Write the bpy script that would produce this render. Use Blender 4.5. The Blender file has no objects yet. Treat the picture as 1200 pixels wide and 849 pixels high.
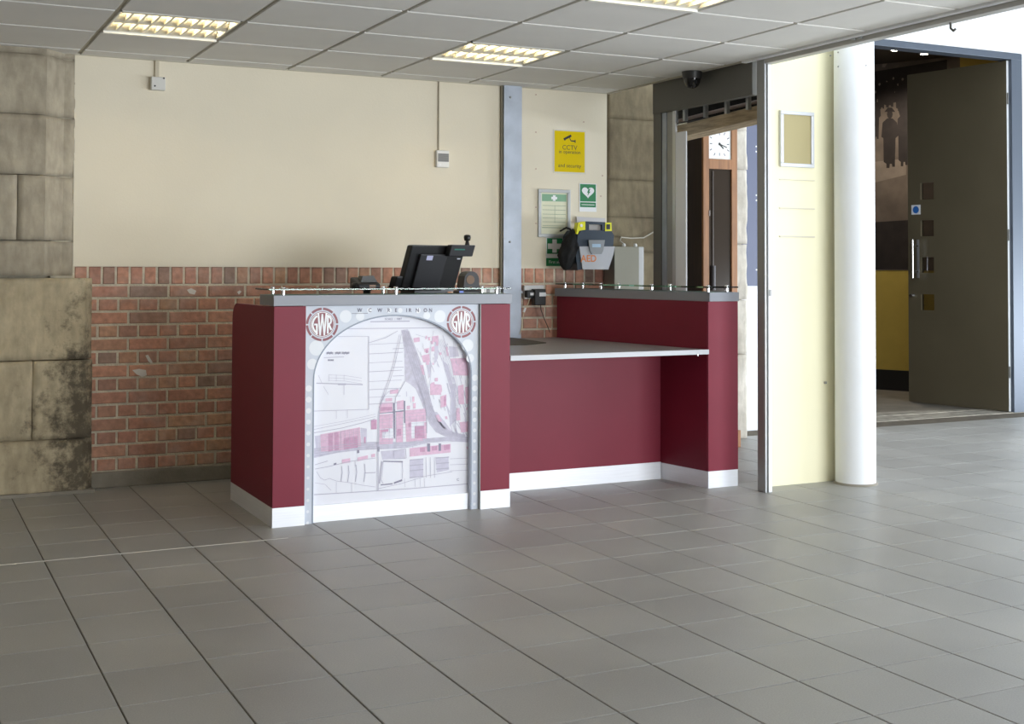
import bpy, bmesh, math, random
from mathutils import Vector, Matrix, noise
random.seed(7)
SC = bpy.context.scene
COL = SC.collection

# ------------------------------------------------------------------ camera
F, CX, CY, YAW, PITCH, ROLL = 1477.86, 600.0, 268.217, 0.4574, 0.0294, 0.0037
CAM = Vector((0.0, 0.0, 1.264))
_f = Vector((math.sin(YAW) * math.cos(PITCH), math.cos(YAW) * math.cos(PITCH), math.sin(PITCH)))
_r = Vector((math.cos(YAW), -math.sin(YAW), 0))
_u = _r.cross(_f)
RT = _r * math.cos(ROLL) + _u * math.sin(ROLL)
UP = RT.cross(_f)
FW = _f
cd = bpy.data.cameras.new('camera')
cam = bpy.data.objects.new('camera', cd)
COL.objects.link(cam)
cd.sensor_fit = 'HORIZONTAL'
cd.sensor_width = 36.0
cd.lens = F / 1200 * 36
cd.shift_y = -(424.5 - CY) / 1200
cd.clip_start = 0.05
cd.clip_end = 200
m = Matrix((RT, UP, -FW)).transposed().to_4x4()
m.translation = CAM
cam.matrix_world = m
SC.camera = cam

# ------------------------------------------------------------------ world, light, exposure
w = bpy.data.worlds.new('overcast_sky')
SC.world = w
w.use_nodes = True
bg = w.node_tree.nodes['Background']
bg.inputs[0].default_value = (0.86, 0.94, 1.0, 1)
bg.inputs[1].default_value = 0.65


def area(name, loc, target, sx, sy, power, col):
    l = bpy.data.lights.new(name, 'AREA')
    l.shape = 'RECTANGLE'
    l.size, l.size_y, l.energy, l.color = sx, sy, power, col
    o = bpy.data.objects.new(name, l)
    COL.objects.link(o)
    o.location = loc
    o.rotation_euler = (Vector(target) - Vector(loc)).to_track_quat('-Z', 'Y').to_euler()
    return o


# area lamp as daylight of unseen windows behind the photographer
area('entrance_window_daylight', (6.2, -3.0, 1.0), (3.6, 6, 1.0), 5.6, 1.6, 350, (0.92, 0.96, 1.0))
# added area lamp from the lobby side, kept low to brighten the ceiling
area('low_lobby_fill_lamp', (12.0, 2.6, 0.55), (4.0, 3.6, 0.9), 8.0, 0.9, 430, (0.86, 0.93, 1.0))
SC.view_settings.view_transform = 'Standard'
SC.view_settings.look = 'None'
SC.view_settings.gamma = 1
SC.view_settings.use_curve_mapping = False
SC.view_settings.exposure = 0.5
SC.cycles.use_denoising = True

# ------------------------------------------------------------------ helpers
ZC = 2.447      # suspended ceiling
YW = 7.46       # brick face of the back wall
ORG = {}


def ray(px, py):
    return RT * ((px - CX) / F) - UP * ((py - CY) / F) + FW


def atY(px, py, y):
    d = ray(px, py)
    return CAM + d * (y / d.y)


def atX(px, py, x):
    d = ray(px, py)
    return CAM + d * (x / d.x)


def atZ(px, py, z):
    d = ray(px, py)
    return CAM + d * ((z - CAM.z) / d.z)


def project(p):
    v = Vector(p) - CAM
    d = v.dot(FW)
    return CX + F * v.dot(RT) / d, CY - F * v.dot(UP) / d


def lin(c):
    return tuple((x / 12.92 if x <= 0.04045 else ((x + 0.055) / 1.055) ** 2.4) for x in [v / 255 for v in c])


MATS = {}


def mat(name, rgb, rough=0.6, metal=0.0, var=0.0, vscale=8.0, bump=0.0, bscale=60.0, rgb2=None, spec=0.5, coat=0.0, stretch=None):
    if name in MATS:
        return MATS[name]
    m = bpy.data.materials.new(name)
    m.use_nodes = True
    nt = m.node_tree
    b = nt.nodes['Principled BSDF']
    c = lin(rgb)
    b.inputs['Base Color'].default_value = (*c, 1)
    b.inputs['Roughness'].default_value = rough
    b.inputs['Metallic'].default_value = metal
    b.inputs['Specular IOR Level'].default_value = spec
    b.inputs['Coat Weight'].default_value = coat
    if var or bump or rgb2:
        geo = nt.nodes.new('ShaderNodeNewGeometry')
        src = geo.outputs['Position']
        if stretch:
            vm = nt.nodes.new('ShaderNodeVectorMath')
            vm.operation = 'MULTIPLY'
            vm.inputs[1].default_value = stretch
            nt.links.new(src, vm.inputs[0])
            src = vm.outputs[0]
        if var or rgb2:
            n = nt.nodes.new('ShaderNodeTexNoise')
            n.inputs['Scale'].default_value = vscale
            n.inputs['Detail'].default_value = 5
            nt.links.new(src, n.inputs['Vector'])
            r = nt.nodes.new('ShaderNodeValToRGB')
            c2 = lin(rgb2) if rgb2 else tuple(min(1, x * (1 + var)) for x in c)
            c1 = c if rgb2 else tuple(x * (1 - var) for x in c)
            r.color_ramp.elements[0].position = 0.35
            r.color_ramp.elements[1].position = 0.65
            r.color_ramp.elements[0].color = (*c1, 1)
            r.color_ramp.elements[1].color = (*c2, 1)
            nt.links.new(n.outputs['Fac'], r.inputs['Fac'])
            nt.links.new(r.outputs['Color'], b.inputs['Base Color'])
        if bump:
            n2 = nt.nodes.new('ShaderNodeTexNoise')
            n2.inputs['Scale'].default_value = bscale
            n2.inputs['Detail'].default_value = 6
            nt.links.new(src, n2.inputs['Vector'])
            bp = nt.nodes.new('ShaderNodeBump')
            bp.inputs['Strength'].default_value = bump
            bp.inputs['Distance'].default_value = 0.01
            nt.links.new(n2.outputs['Fac'], bp.inputs['Height'])
            nt.links.new(bp.outputs['Normal'], b.inputs['Normal'])
    MATS[name] = m
    return m


def emit(name, rgb, strength):
    m = bpy.data.materials.new(name)
    m.use_nodes = True
    b = m.node_tree.nodes['Principled BSDF']
    b.inputs['Base Color'].default_value = (*lin(rgb), 1)
    b.inputs['Emission Color'].default_value = (*lin(rgb), 1)
    b.inputs['Emission Strength'].default_value = strength
    MATS[name] = m
    return m


def glass_mat(name, rgb, rough=0.02):
    m = bpy.data.materials.new(name)
    m.use_nodes = True
    b = m.node_tree.nodes['Principled BSDF']
    b.inputs['Base Color'].default_value = (*lin(rgb), 1)
    b.inputs['Roughness'].default_value = rough
    b.inputs['Transmission Weight'].default_value = 1.0
    b.inputs['IOR'].default_value = 1.45
    MATS[name] = m
    return m


def tag(o, label=None, cat=None, group=None, kind=None):
    if label:
        o['label'] = label
    if cat:
        o['category'] = cat
    if group:
        o['group'] = group
    if kind:
        o['kind'] = kind
    return o


def link(name, me, origin, mt, parent):
    o = bpy.data.objects.new(name, me)
    COL.objects.link(o)
    if mt is not None and len(me.materials) == 0:
        me.materials.append(mt)
    origin = Vector(origin)
    ORG[o] = origin
    if parent is not None:
        o.parent = parent
        o.location = origin - ORG[parent]
    else:
        o.location = origin
    return o


def thing(name, label, cat, loc, group=None, kind=None):
    o = bpy.data.objects.new(name, None)
    COL.objects.link(o)
    o.empty_display_size = 0.1
    o.location = loc
    ORG[o] = Vector(loc)
    return tag(o, label, cat, group, kind)


class MB:
    """collects world-space shapes, then links them as one mesh object"""

    def __init__(s):
        s.v, s.f, s.smooth = [], [], []

    def add(s, vs, fs, smooth=False):
        k = len(s.v)
        s.v += [Vector(p) for p in vs]
        s.f += [tuple(i + k for i in f) for f in fs]
        s.smooth += [smooth] * len(fs)
        return s

    def box(s, x0, x1, y0, y1, z0, z1, bev=0.0):
        b = min(bev, 0.45 * min(abs(x1 - x0), abs(y1 - y0), abs(z1 - z0)))
        if b <= 0:
            vs = [(x, y, z) for z in (z0, z1) for y in (y0, y1) for x in (x0, x1)]
            return s.add(vs, [(0, 2, 3, 1), (4, 5, 7, 6), (0, 1, 5, 4), (2, 6, 7, 3), (0, 4, 6, 2), (1, 3, 7, 5)])
        bm = bmesh.new()
        r = bmesh.ops.create_cube(bm, size=1)
        for v in bm.verts:
            v.co = Vector(((x0 + x1) / 2 + v.co.x * (x1 - x0), (y0 + y1) / 2 + v.co.y * (y1 - y0), (z0 + z1) / 2 + v.co.z * (z1 - z0)))
        bmesh.ops.bevel(bm, geom=list(bm.edges), offset=b, segments=2, affect='EDGES', profile=0.5)
        return s.bm(bm)

    def bm(s, bm, smooth=False):
        bm.verts.index_update()
        bmesh.ops.recalc_face_normals(bm, faces=list(bm.faces))
        s.add([v.co.copy() for v in bm.verts], [[v.index for v in f.verts] for f in bm.faces], smooth)
        bm.free()
        return s

    def tube(s, pts, r, n=10, smooth=True, caps=True):
        pts = [Vector(p) for p in pts]
        rs = r if isinstance(r, (list, tuple)) else [r] * len(pts)
        vs, fs = [], []
        prev = None
        for i, p in enumerate(pts):
            t = (pts[min(i + 1, len(pts) - 1)] - pts[max(i - 1, 0)])
            t.normalize()
            if prev is None:
                a = t.orthogonal().normalized()
            else:
                a = (prev - t * prev.dot(t)).normalized()
            prev = a
            b = t.cross(a)
            for k in range(n):
                th = 2 * math.pi * k / n
                vs.append(p + (a * math.cos(th) + b * math.sin(th)) * rs[i])
        for i in range(len(pts) - 1):
            for k in range(n):
                k2 = (k + 1) % n
                fs.append((i * n + k, i * n + k2, (i + 1) * n + k2, (i + 1) * n + k))
        s.add(vs, fs, smooth)
        if caps:
            s.add(vs[:n], [tuple(range(n))[::-1]])
            s.add(vs[-n:], [tuple(range(n))])
        return s

    def lathe(s, c, prof, n=32, axis='z', smooth=True):
        """prof: list of (radius, height) along the axis"""
        vs, fs = [], []
        c = Vector(c)
        for (r, h) in prof:
            for k in range(n):
                a = 2 * math.pi * k / n
                if axis == 'z':
                    vs.append(c + Vector((r * math.cos(a), r * math.sin(a), h)))
                elif axis == 'y':
                    vs.append(c + Vector((r * math.cos(a), h, r * math.sin(a))))
                else:
                    vs.append(c + Vector((h, r * math.cos(a), r * math.sin(a))))
        for i in range(len(prof) - 1):
            for k in range(n):
                k2 = (k + 1) % n
                fs.append((i * n + k, i * n + k2, (i + 1) * n + k2, (i + 1) * n + k))
        s.add(vs, fs, smooth)
        s.add(vs[:n], [tuple(range(n))[::-1]])
        s.add(vs[-n:], [tuple(range(n))])
        return s

    def prism_y(s, poly, y0, y1):
        """polygon of (x, z) extruded from y0 (front) to y1"""
        n = len(poly)
        vs = [(x, y0, z) for x, z in poly] + [(x, y1, z) for x, z in poly]
        fs = [tuple(range(n)), tuple(range(2 * n - 1, n - 1, -1))]
        fs += [(i, n + i, n + (i + 1) % n, (i + 1) % n) for i in range(n)]
        return s.add(vs, fs)

    def prism_z(s, poly, z0, z1):
        n = len(poly)
        vs = [(x, y, z0) for x, y in poly] + [(x, y, z1) for x, y in poly]
        fs = [tuple(range(n))[::-1], tuple(range(n, 2 * n))]
        fs += [(i, (i + 1) % n, n + (i + 1) % n, n + i) for i in range(n)]
        return s.add(vs, fs)

    def sheet(s, poly, y):
        """flat polygon of (x, z) at depth y facing -y: print on a surface"""
        s.k = getattr(s, 'k', 0) + 1
        y -= 6e-6 * (s.k % 60)
        return s.add([(x, y, z) for x, z in poly], [tuple(range(len(poly)))])

    def stroke(s, pts, wd, y):
        for (a, b) in zip(pts[:-1], pts[1:]):
            a, b = Vector(a), Vector(b)
            d = b - a
            if d.length < 1e-6:
                continue
            n = Vector((-d.y, d.x)).normalized() * wd / 2
            s.sheet([tuple(a - n), tuple(b - n), tuple(b + n), tuple(a + n)], y)
        return s

    def disc(s, x, z, r, y, n=20):
        return s.sheet([(x + r * math.cos(2 * math.pi * k / n), z + r * math.sin(2 * math.pi * k / n)) for k in range(n)], y)

    def mesh(s, name, org):
        me = bpy.data.meshes.new(name)
        me.from_pydata([tuple(p - org) for p in s.v], [], s.f)
        for p, sm in zip(me.polygons, s.smooth):
            p.use_smooth = sm
        me.update()
        bm = bmesh.new()
        bm.from_mesh(me)
        if not getattr(s, 'flat', False):
            bmesh.ops.recalc_face_normals(bm, faces=list(bm.faces))
        bm.to_mesh(me)
        bm.free()
        return me

    def build(s, name, mt, parent=None, origin=None, flat=False):
        s.flat = flat
        if origin is None:
            xs = [p.x for p in s.v]
            ys = [p.y for p in s.v]
            zs = [p.z for p in s.v]
            origin = Vector(((min(xs) + max(xs)) / 2, (min(ys) + max(ys)) / 2, min(zs)))
        return link(name, s.mesh(name, Vector(origin)), origin, mt, parent)


def text_mesh(txt, size, align='CENTER', bold=False):
    cu = bpy.data.curves.new('lettering', 'FONT')
    cu.body = txt
    cu.size = size
    cu.align_x = align
    cu.align_y = 'CENTER'
    if bold:
        cu.offset = size * 0.02
    o = bpy.data.objects.new('lettering', cu)
    COL.objects.link(o)
    dg = bpy.context.evaluated_depsgraph_get()
    me = bpy.data.meshes.new_from_object(o.evaluated_get(dg))
    bpy.data.objects.remove(o)
    bpy.data.curves.remove(cu)
    return me


def add_text(mb, txt, x, z, y, size, sx=1.0, bold=False, rot=0.0):
    me = text_mesh(txt, size, bold=bold)
    c, s = math.cos(rot), math.sin(rot)
    vs = []
    for v in me.vertices:
        a, b = v.co.x * sx, v.co.y
        vs.append((x + a * c - b * s, y, z + a * s + b * c))
    mb.add(vs, [tuple(p.vertices) for p in me.polygons])
    bpy.data.meshes.remove(me)
    return mb


# ------------------------------------------------------------------ materials
M_cream = mat('cream_paint', (229, 220, 199), 0.75, var=0.025, vscale=1.5, bump=0.06, bscale=90)
M_white = mat('white_paint', (236, 238, 240), 0.6, var=0.01)
M_mortar = mat('lime_mortar', (212, 204, 184), 0.95, var=0.12, vscale=25, bump=0.5, bscale=120)
M_ctile = mat('ceiling_tile_white', (226, 224, 219), 0.9, var=0.02, vscale=3, bump=0.05, bscale=300)
M_tbar = mat('ceiling_grid_white', (196, 190, 174), 0.6)
M_grout = mat('brown_grout', (92, 84, 72), 0.95, var=0.2, vscale=14)
M_red = mat('maroon_laminate', (126, 33, 53), 0.48, var=0.03, vscale=4, spec=0.32)
M_greylam = mat('grey_laminate', (138, 141, 150), 0.42, var=0.02, vscale=5)
M_desk = mat('grey_desk_laminate', (146, 145, 146), 0.35, var=0.03, vscale=5, stretch=(1, 12, 1))
M_kick = mat('brushed_aluminium_kick', (240, 242, 248), 0.36, metal=0.25, var=0.03, vscale=6, stretch=(1, 1, 30))
M_alu = mat('aluminium', (190, 193, 196), 0.38, metal=0.8, var=0.04, vscale=10, stretch=(1, 1, 0.1))
M_galv = mat('galvanised_steel', (164, 171, 182), 0.5, metal=0.55, var=0.1, vscale=7, bump=0.05)
M_darkgrey = mat('dark_grey_paint', (98, 97, 92), 0.55, var=0.03, vscale=3)
M_midgrey = mat('mid_grey_metal', (150, 151, 149), 0.45, metal=0.2)
M_chrome = mat('chrome', (225, 225, 228), 0.15, metal=1.0)
M_black = mat('black_plastic', (24, 24, 26), 0.4, var=0.05)
M_blacksoft = mat('black_fabric', (17, 17, 18), 0.9, bump=0.3, bscale=200)
M_glassgreen = glass_mat('green_edged_glass', (140, 205, 175))
M_yellowwall = mat('pale_yellow_paint', (243, 237, 204), 0.5, var=0.015, vscale=2)
M_ochre = mat('ochre_paint', (200, 172, 80), 0.7, var=0.03)
M_ink = mat('map_ink', (92, 86, 108), 0.6)
M_paper = mat('map_paper', (232, 232, 240), 0.45, var=0.012, vscale=3)
M_bluegrey = mat('blue_grey_print', (200, 206, 218), 0.4, var=0.06, vscale=5)
M_whiteprint = mat('white_print', (238, 239, 242), 0.4)
M_dot = mat('pale_dot_print', (226, 229, 235), 0.4)
M_maroonprint = mat('maroon_print', (128, 52, 64), 0.4)
M_wood = mat('oak_wood', (150, 104, 66), 0.5, var=0.18, vscale=9, stretch=(6, 6, 0.5), bump=0.05)
M_darkwood = mat('dark_wood', (44, 28, 20), 0.5, var=0.2, vscale=9, stretch=(6, 6, 0.5))
M_timber = mat('weathered_timber', (178, 158, 128), 0.9, var=0.25, vscale=10, stretch=(3, 0.6, 6), bump=0.5, bscale=40)
M_screed = mat('dusty_screed', (140, 134, 122), 0.9, var=0.12, vscale=9, bump=0.2)


def brick_material():
    m = bpy.data.materials.new('old_red_brick')
    m.use_nodes = True
    nt = m.node_tree
    b = nt.nodes['Principled BSDF']
    b.inputs['Roughness'].default_value = 0.85
    oi = nt.nodes.new('ShaderNodeObjectInfo')
    r = nt.nodes.new('ShaderNodeValToRGB')
    cols = [(158, 134, 120), (188, 140, 120), (210, 156, 130), (196, 144, 124), (204, 162, 132), (180, 134, 116), (204, 150, 126)]
    e = r.color_ramp.elements
    e[0].position, e[0].color = 0.0, (*lin(cols[0]), 1)
    e[1].position, e[1].color = 1.0, (*lin(cols[-1]), 1)
    for i in range(1, len(cols) - 1):
        q = e.new(i / (len(cols) - 1))
        q.color = (*lin(cols[i]), 1)
    nt.links.new(oi.outputs['Random'], r.inputs['Fac'])
    geo = nt.nodes.new('ShaderNodeNewGeometry')
    n = nt.nodes.new('ShaderNodeTexNoise')
    n.inputs['Scale'].default_value = 30
    n.inputs['Detail'].default_value = 6
    nt.links.new(geo.outputs['Position'], n.inputs['Vector'])
    mx = nt.nodes.new('ShaderNodeMix')
    mx.data_type = 'RGBA'
    mx.blend_type = 'MULTIPLY'
    mx.inputs['Factor'].default_value = 0.5
    r2 = nt.nodes.new('ShaderNodeValToRGB')
    r2.color_ramp.elements[0].position = 0.3
    r2.color_ramp.elements[0].color = (0.5, 0.5, 0.5, 1)
    r2.color_ramp.elements[1].position = 0.7
    r2.color_ramp.elements[1].color = (1.25, 1.25, 1.25, 1)
    nt.links.new(n.outputs['Fac'], r2.inputs['Fac'])
    nt.links.new(r.outputs['Color'], mx.inputs['A'])
    nt.links.new(r2.outputs['Color'], mx.inputs['B'])
    # lime and dust bloom
    n3 = nt.nodes.new('ShaderNodeTexNoise')
    n3.inputs['Scale'].default_value = 3.2
    n3.inputs['Detail'].default_value = 7
    n3.inputs['Roughness'].default_value = 0.65
    nt.links.new(geo.outputs['Position'], n3.inputs['Vector'])
    r3 = nt.nodes.new('ShaderNodeValToRGB')
    r3.color_ramp.elements[0].position = 0.48
    r3.color_ramp.elements[0].color = (0, 0, 0, 1)
    r3.color_ramp.elements[1].position = 0.8
    r3.color_ramp.elements[1].color = (0.7, 0.7, 0.7, 1)
    nt.links.new(n3.outputs['Fac'], r3.inputs['Fac'])
    mx2 = nt.nodes.new('ShaderNodeMix')
    mx2.data_type = 'RGBA'
    mx2.inputs['B'].default_value = (*lin((196, 180, 170)), 1)
    nt.links.new(r3.outputs['Color'], mx2.inputs['Factor'])
    nt.links.new(mx.outputs['Result'], mx2.inputs['A'])
    nt.links.new(mx2.outputs['Result'], b.inputs['Base Color'])
    bp = nt.nodes.new('ShaderNodeBump')
    bp.inputs['Strength'].default_value = 0.5
    bp.inputs['Distance'].default_value = 0.006
    nt.links.new(n.outputs['Fac'], bp.inputs['Height'])
    nt.links.new(bp.outputs['Normal'], b.inputs['Normal'])
    return m


def floor_material():
    m = bpy.data.materials.new('grey_porcelain_tile')
    m.use_nodes = True
    nt = m.node_tree
    b = nt.nodes['Principled BSDF']
    b.inputs['Roughness'].default_value = 0.42
    b.inputs['Specular IOR Level'].default_value = 0.45
    geo = nt.nodes.new('ShaderNodeNewGeometry')
    # colour by tile
    sub = nt.nodes.new('ShaderNodeVectorMath')
    sub.operation = 'SUBTRACT'
    sub.inputs[1].default_value = (TX0, TY0, 0)
    dv = nt.nodes.new('ShaderNodeVectorMath')
    dv.operation = 'DIVIDE'
    dv.inputs[1].default_value = (TW, TD, 1000)
    fl = nt.nodes.new('ShaderNodeVectorMath')
    fl.operation = 'FLOOR'
    wn = nt.nodes.new('ShaderNodeTexWhiteNoise')
    nt.links.new(geo.outputs['Position'], sub.inputs[0])
    nt.links.new(sub.outputs[0], dv.inputs[0])
    nt.links.new(dv.outputs[0], fl.inputs[0])
    nt.links.new(fl.outputs[0], wn.inputs['Vector'])
    r = nt.nodes.new('ShaderNodeValToRGB')
    r.color_ramp.elements[0].color = (*lin((153, 152, 149)), 1)
    r.color_ramp.elements[1].color = (*lin((161, 160, 156)), 1)
    nt.links.new(wn.outputs['Value'], r.inputs['Fac'])
    n = nt.nodes.new('ShaderNodeTexNoise')
    n.inputs['Scale'].default_value = 220
    n.inputs['Detail'].default_value = 3
    nt.links.new(geo.outputs['Position'], n.inputs['Vector'])
    n2 = nt.nodes.new('ShaderNodeTexNoise')
    n2.inputs['Scale'].default_value = 1.6
    n2.inputs['Detail'].default_value = 6
    nt.links.new(geo.outputs['Position'], n2.inputs['Vector'])
    ad = nt.nodes.new('ShaderNodeMath')
    ad.operation = 'ADD'
    nt.links.new(n.outputs['Fac'], ad.inputs[0])
    nt.links.new(n2.outputs['Fac'], ad.inputs[1])
    mr = nt.nodes.new('ShaderNodeMapRange')
    mr.inputs['From Min'].default_value = 0.7
    mr.inputs['From Max'].default_value = 1.3
    mr.inputs['To Min'].default_value = 0.82
    mr.inputs['To Max'].default_value = 1.15
    nt.links.new(ad.outputs[0], mr.inputs['Value'])
    mx = nt.nodes.new('ShaderNodeMix')
    mx.data_type = 'RGBA'
    mx.blend_type = 'MULTIPLY'
    mx.inputs['Factor'].default_value = 1.0
    nt.links.new(r.outputs['Color'], mx.inputs['A'])
    nt.links.new(mr.outputs['Result'], mx.inputs['B'])
    nt.links.new(mx.outputs['Result'], b.inputs['Base Color'])
    mr2 = nt.nodes.new('ShaderNodeMapRange')
    mr2.inputs['To Min'].default_value = 0.34
    mr2.inputs['To Max'].default_value = 0.56
    nt.links.new(n2.outputs['Fac'], mr2.inputs['Value'])
    nt.links.new(mr2.outputs['Result'], b.inputs['Roughness'])
    bp = nt.nodes.new('ShaderNodeBump')
    bp.inputs['Strength'].default_value = 0.08
    bp.inputs['Distance'].default_value = 0.003
    nt.links.new(n.outputs['Fac'], bp.inputs['Height'])
    nt.links.new(bp.outputs['Normal'], b.inputs['Normal'])
    return m


def stone_material(name, base, base2, stains=False):
    m = bpy.data.materials.new(name)
    m.use_nodes = True
    nt = m.node_tree
    L = nt.links
    b = nt.nodes['Principled BSDF']
    b.inputs['Roughness'].default_value = 0.92
    geo = nt.nodes.new('ShaderNodeNewGeometry')
    n = nt.nodes.new('ShaderNodeTexNoise')
    n.inputs['Scale'].default_value = 3.5
    n.inputs['Detail'].default_value = 8
    n.inputs['Roughness'].default_value = 0.65
    L.new(geo.outputs['Position'], n.inputs['Vector'])
    r = nt.nodes.new('ShaderNodeValToRGB')
    r.color_ramp.elements[0].position, r.color_ramp.elements[0].color = 0.3, (*lin(base), 1)
    r.color_ramp.elements[1].position, r.color_ramp.elements[1].color = 0.7, (*lin(base2), 1)
    L.new(n.outputs['Fac'], r.inputs['Fac'])
    # vertical tooling
    vm = nt.nodes.new('ShaderNodeVectorMath')
    vm.operation = 'MULTIPLY'
    vm.inputs[1].default_value = (26, 24, 9)
    L.new(geo.outputs['Position'], vm.inputs[0])
    n2 = nt.nodes.new('ShaderNodeTexNoise')
    n2.inputs['Scale'].default_value = 1
    n2.inputs['Detail'].default_value = 6
    L.new(vm.outputs[0], n2.inputs['Vector'])
    mr = nt.nodes.new('ShaderNodeMapRange')
    mr.inputs['From Min'].default_value = 0.35
    mr.inputs['From Max'].default_value = 0.65
    mr.inputs['To Min'].default_value = 0.86
    mr.inputs['To Max'].default_value = 1.1
    L.new(n2.outputs['Fac'], mr.inputs['Value'])
    mx = nt.nodes.new('ShaderNodeMix')
    mx.data_type = 'RGBA'
    mx.blend_type = 'MULTIPLY'
    mx.inputs['Factor'].default_value = 1
    L.new(r.outputs['Color'], mx.inputs['A'])
    L.new(mr.outputs['Result'], mx.inputs['B'])
    out = mx.outputs['Result']
    if stains:
        # soot-black crust on the outer corner of the pier foot, with speckles spreading away from it
        sx = nt.nodes.new('ShaderNodeSeparateXYZ')
        L.new(geo.outputs['Position'], sx.inputs[0])
        gx = nt.nodes.new('ShaderNodeMapRange')
        gx.inputs['From Min'].default_value = 0.62
        gx.inputs['From Max'].default_value = 0.92
        gx.inputs['To Min'].default_value = -0.10
        gx.inputs['To Max'].default_value = 0.14
        L.new(sx.outputs['X'], gx.inputs['Value'])
        gz = nt.nodes.new('ShaderNodeMapRange')
        gz.inputs['From Min'].default_value = 0.45
        gz.inputs['From Max'].default_value = 1.2
        gz.inputs['To Min'].default_value = 0.06
        gz.inputs['To Max'].default_value = -0.14
        L.new(sx.outputs['Z'], gz.inputs['Value'])
        n3 = nt.nodes.new('ShaderNodeTexNoise')
        n3.inputs['Scale'].default_value = 11
        n3.inputs['Detail'].default_value = 10
        n3.inputs['Roughness'].default_value = 0.75
        L.new(geo.outputs['Position'], n3.inputs['Vector'])
        a1 = nt.nodes.new('ShaderNodeMath')
        L.new(n3.outputs['Fac'], a1.inputs[0])
        L.new(gx.outputs['Result'], a1.inputs[1])
        a2 = nt.nodes.new('ShaderNodeMath')
        L.new(a1.outputs[0], a2.inputs[0])
        L.new(gz.outputs['Result'], a2.inputs[1])
        r3 = nt.nodes.new('ShaderNodeValToRGB')
        r3.color_ramp.elements[0].position, r3.color_ramp.elements[0].color = 0.53, (0, 0, 0, 1)
        r3.color_ramp.elements[1].position, r3.color_ramp.elements[1].color = 0.72, (0.85, 0.85, 0.85, 1)
        L.new(a2.outputs[0], r3.inputs['Fac'])
        mx2 = nt.nodes.new('ShaderNodeMix')
        mx2.data_type = 'RGBA'
        mx2.inputs['B'].default_value = (*lin((72, 64, 52)), 1)
        L.new(r3.outputs['Color'], mx2.inputs['Factor'])
        L.new(out, mx2.inputs['A'])
        out = mx2.outputs['Result']
    L.new(out, b.inputs['Base Color'])
    bp = nt.nodes.new('ShaderNodeBump')
    bp.inputs['Strength'].default_value = 0.6
    bp.inputs['Distance'].default_value = 0.012
    L.new(n.outputs['Fac'], bp.inputs['Height'])
    bp2 = nt.nodes.new('ShaderNodeBump')
    bp2.inputs['Strength'].default_value = 0.35
    bp2.inputs['Distance'].default_value = 0.006
    L.new(n2.outputs['Fac'], bp2.inputs['Height'])
    L.new(bp.outputs['Normal'], bp2.inputs['Normal'])
    L.new(bp2.outputs['Normal'], b.inputs['Normal'])
    return m


TX0, TY0, TW, TD = 0.6061, 2.7714, 0.3164, 0.3286
M_brick = brick_material()
M_floor = floor_material()
M_stone = stone_material('limestone', (150, 140, 122), (178, 168, 148))
M_stonefoot = stone_material('stained_limestone', (166, 153, 126), (202, 188, 158), True)
M_stonegrey = stone_material('grey_limestone', (122, 110, 90), (150, 138, 112))
M_stonepale = stone_material('pale_limestone', (176, 168, 154), (212, 206, 196))

# ------------------------------------------------------------------ floor
fl = MB().box(-2.0, 12.2, -3.2, 7.96, -0.12, -0.0035).build('floor', M_grout)
tag(fl, 'grey porcelain tiled floor with brown grout joints', 'floor', kind='structure')
g = 0.0022   # half a joint


def tile_mesh(hw, hd):
    c = 0.0018
    mb = MB()
    t, bt = 0.0, -0.009
    vs = []
    for (a, b, z) in ((hw, hd, bt), (hw, hd, t - c), (hw - c, hd - c, t)):
        vs += [(-a, -b, z), (a, -b, z), (a, b, z), (-a, b, z)]
    fs = [(8, 9, 10, 11)]
    for k in (0, 4):
        for i in range(4):
            j = (i + 1) % 4
            fs.append((k + i, k + j, k + 4 + j, k + 4 + i))
    me = bpy.data.meshes.new('floor_tile')
    me.from_pydata(vs, [], fs)
    me.materials.append(M_floor)
    return me, vs, fs


tm, tvs, tfs = tile_mesh(TW / 2 - g, TD / 2 - g)
cand, rest = [], []
for i in range(-8, 36):
    for j in range(-17, 16):
        x, y = TX0 + (i + 0.5) * TW, TY0 + (j + 0.5) * TD
        if y + TD / 2 > 7.96 or x - TW / 2 < -2.0 or x + TW / 2 > 12.2:
            continue
        if y + TD / 2 > 7.2 and x < 1.0:
            if y > 7.4:
                continue
        v = Vector((x, y, 0)) - CAM
        d = v.dot(FW)
        if d > 1:
            px, py = project((x, y, 0))
            hid = (2.0 < x < 4.3 and y > 6.45) or (4.3 < x < 5.0 and y > 6.2) or (1.75 < x < 2.9 and y > 6.05)
            if -30 < px < 1230 and py < 885 and not hid:
                cand.append((1 / d ** 3, x, y))
                continue
        rest.append((x, y))
cand.sort(reverse=True)
for a, x, y in cand[:300]:
    link('floor_tile', tm, (x, y, 0), None, fl)
rest += [(x, y) for a, x, y in cand[300:]]
mb = MB()
for x, y in rest:
    mb.add([(p[0] + x, p[1] + y, p[2]) for p in tvs], tfs)
o = mb.build('floor_tile_field', M_floor, fl)
o['kind'] = 'stuff'
o['label'] = 'more grey porcelain floor tiles'
M_strip = mat('pale_joint_strip', (206, 204, 196), 0.5)
mb = MB().box(0.35, 1.67, 5.7255, 5.7305, -0.003, 0.0012)
o = mb.build('joint_strip', M_strip, fl)
mb = MB().box(-1.5, 0.33, 5.726, 5.730, -0.003, 0.0006)
o = mb.build('joint_strip', M_strip, fl)

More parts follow.
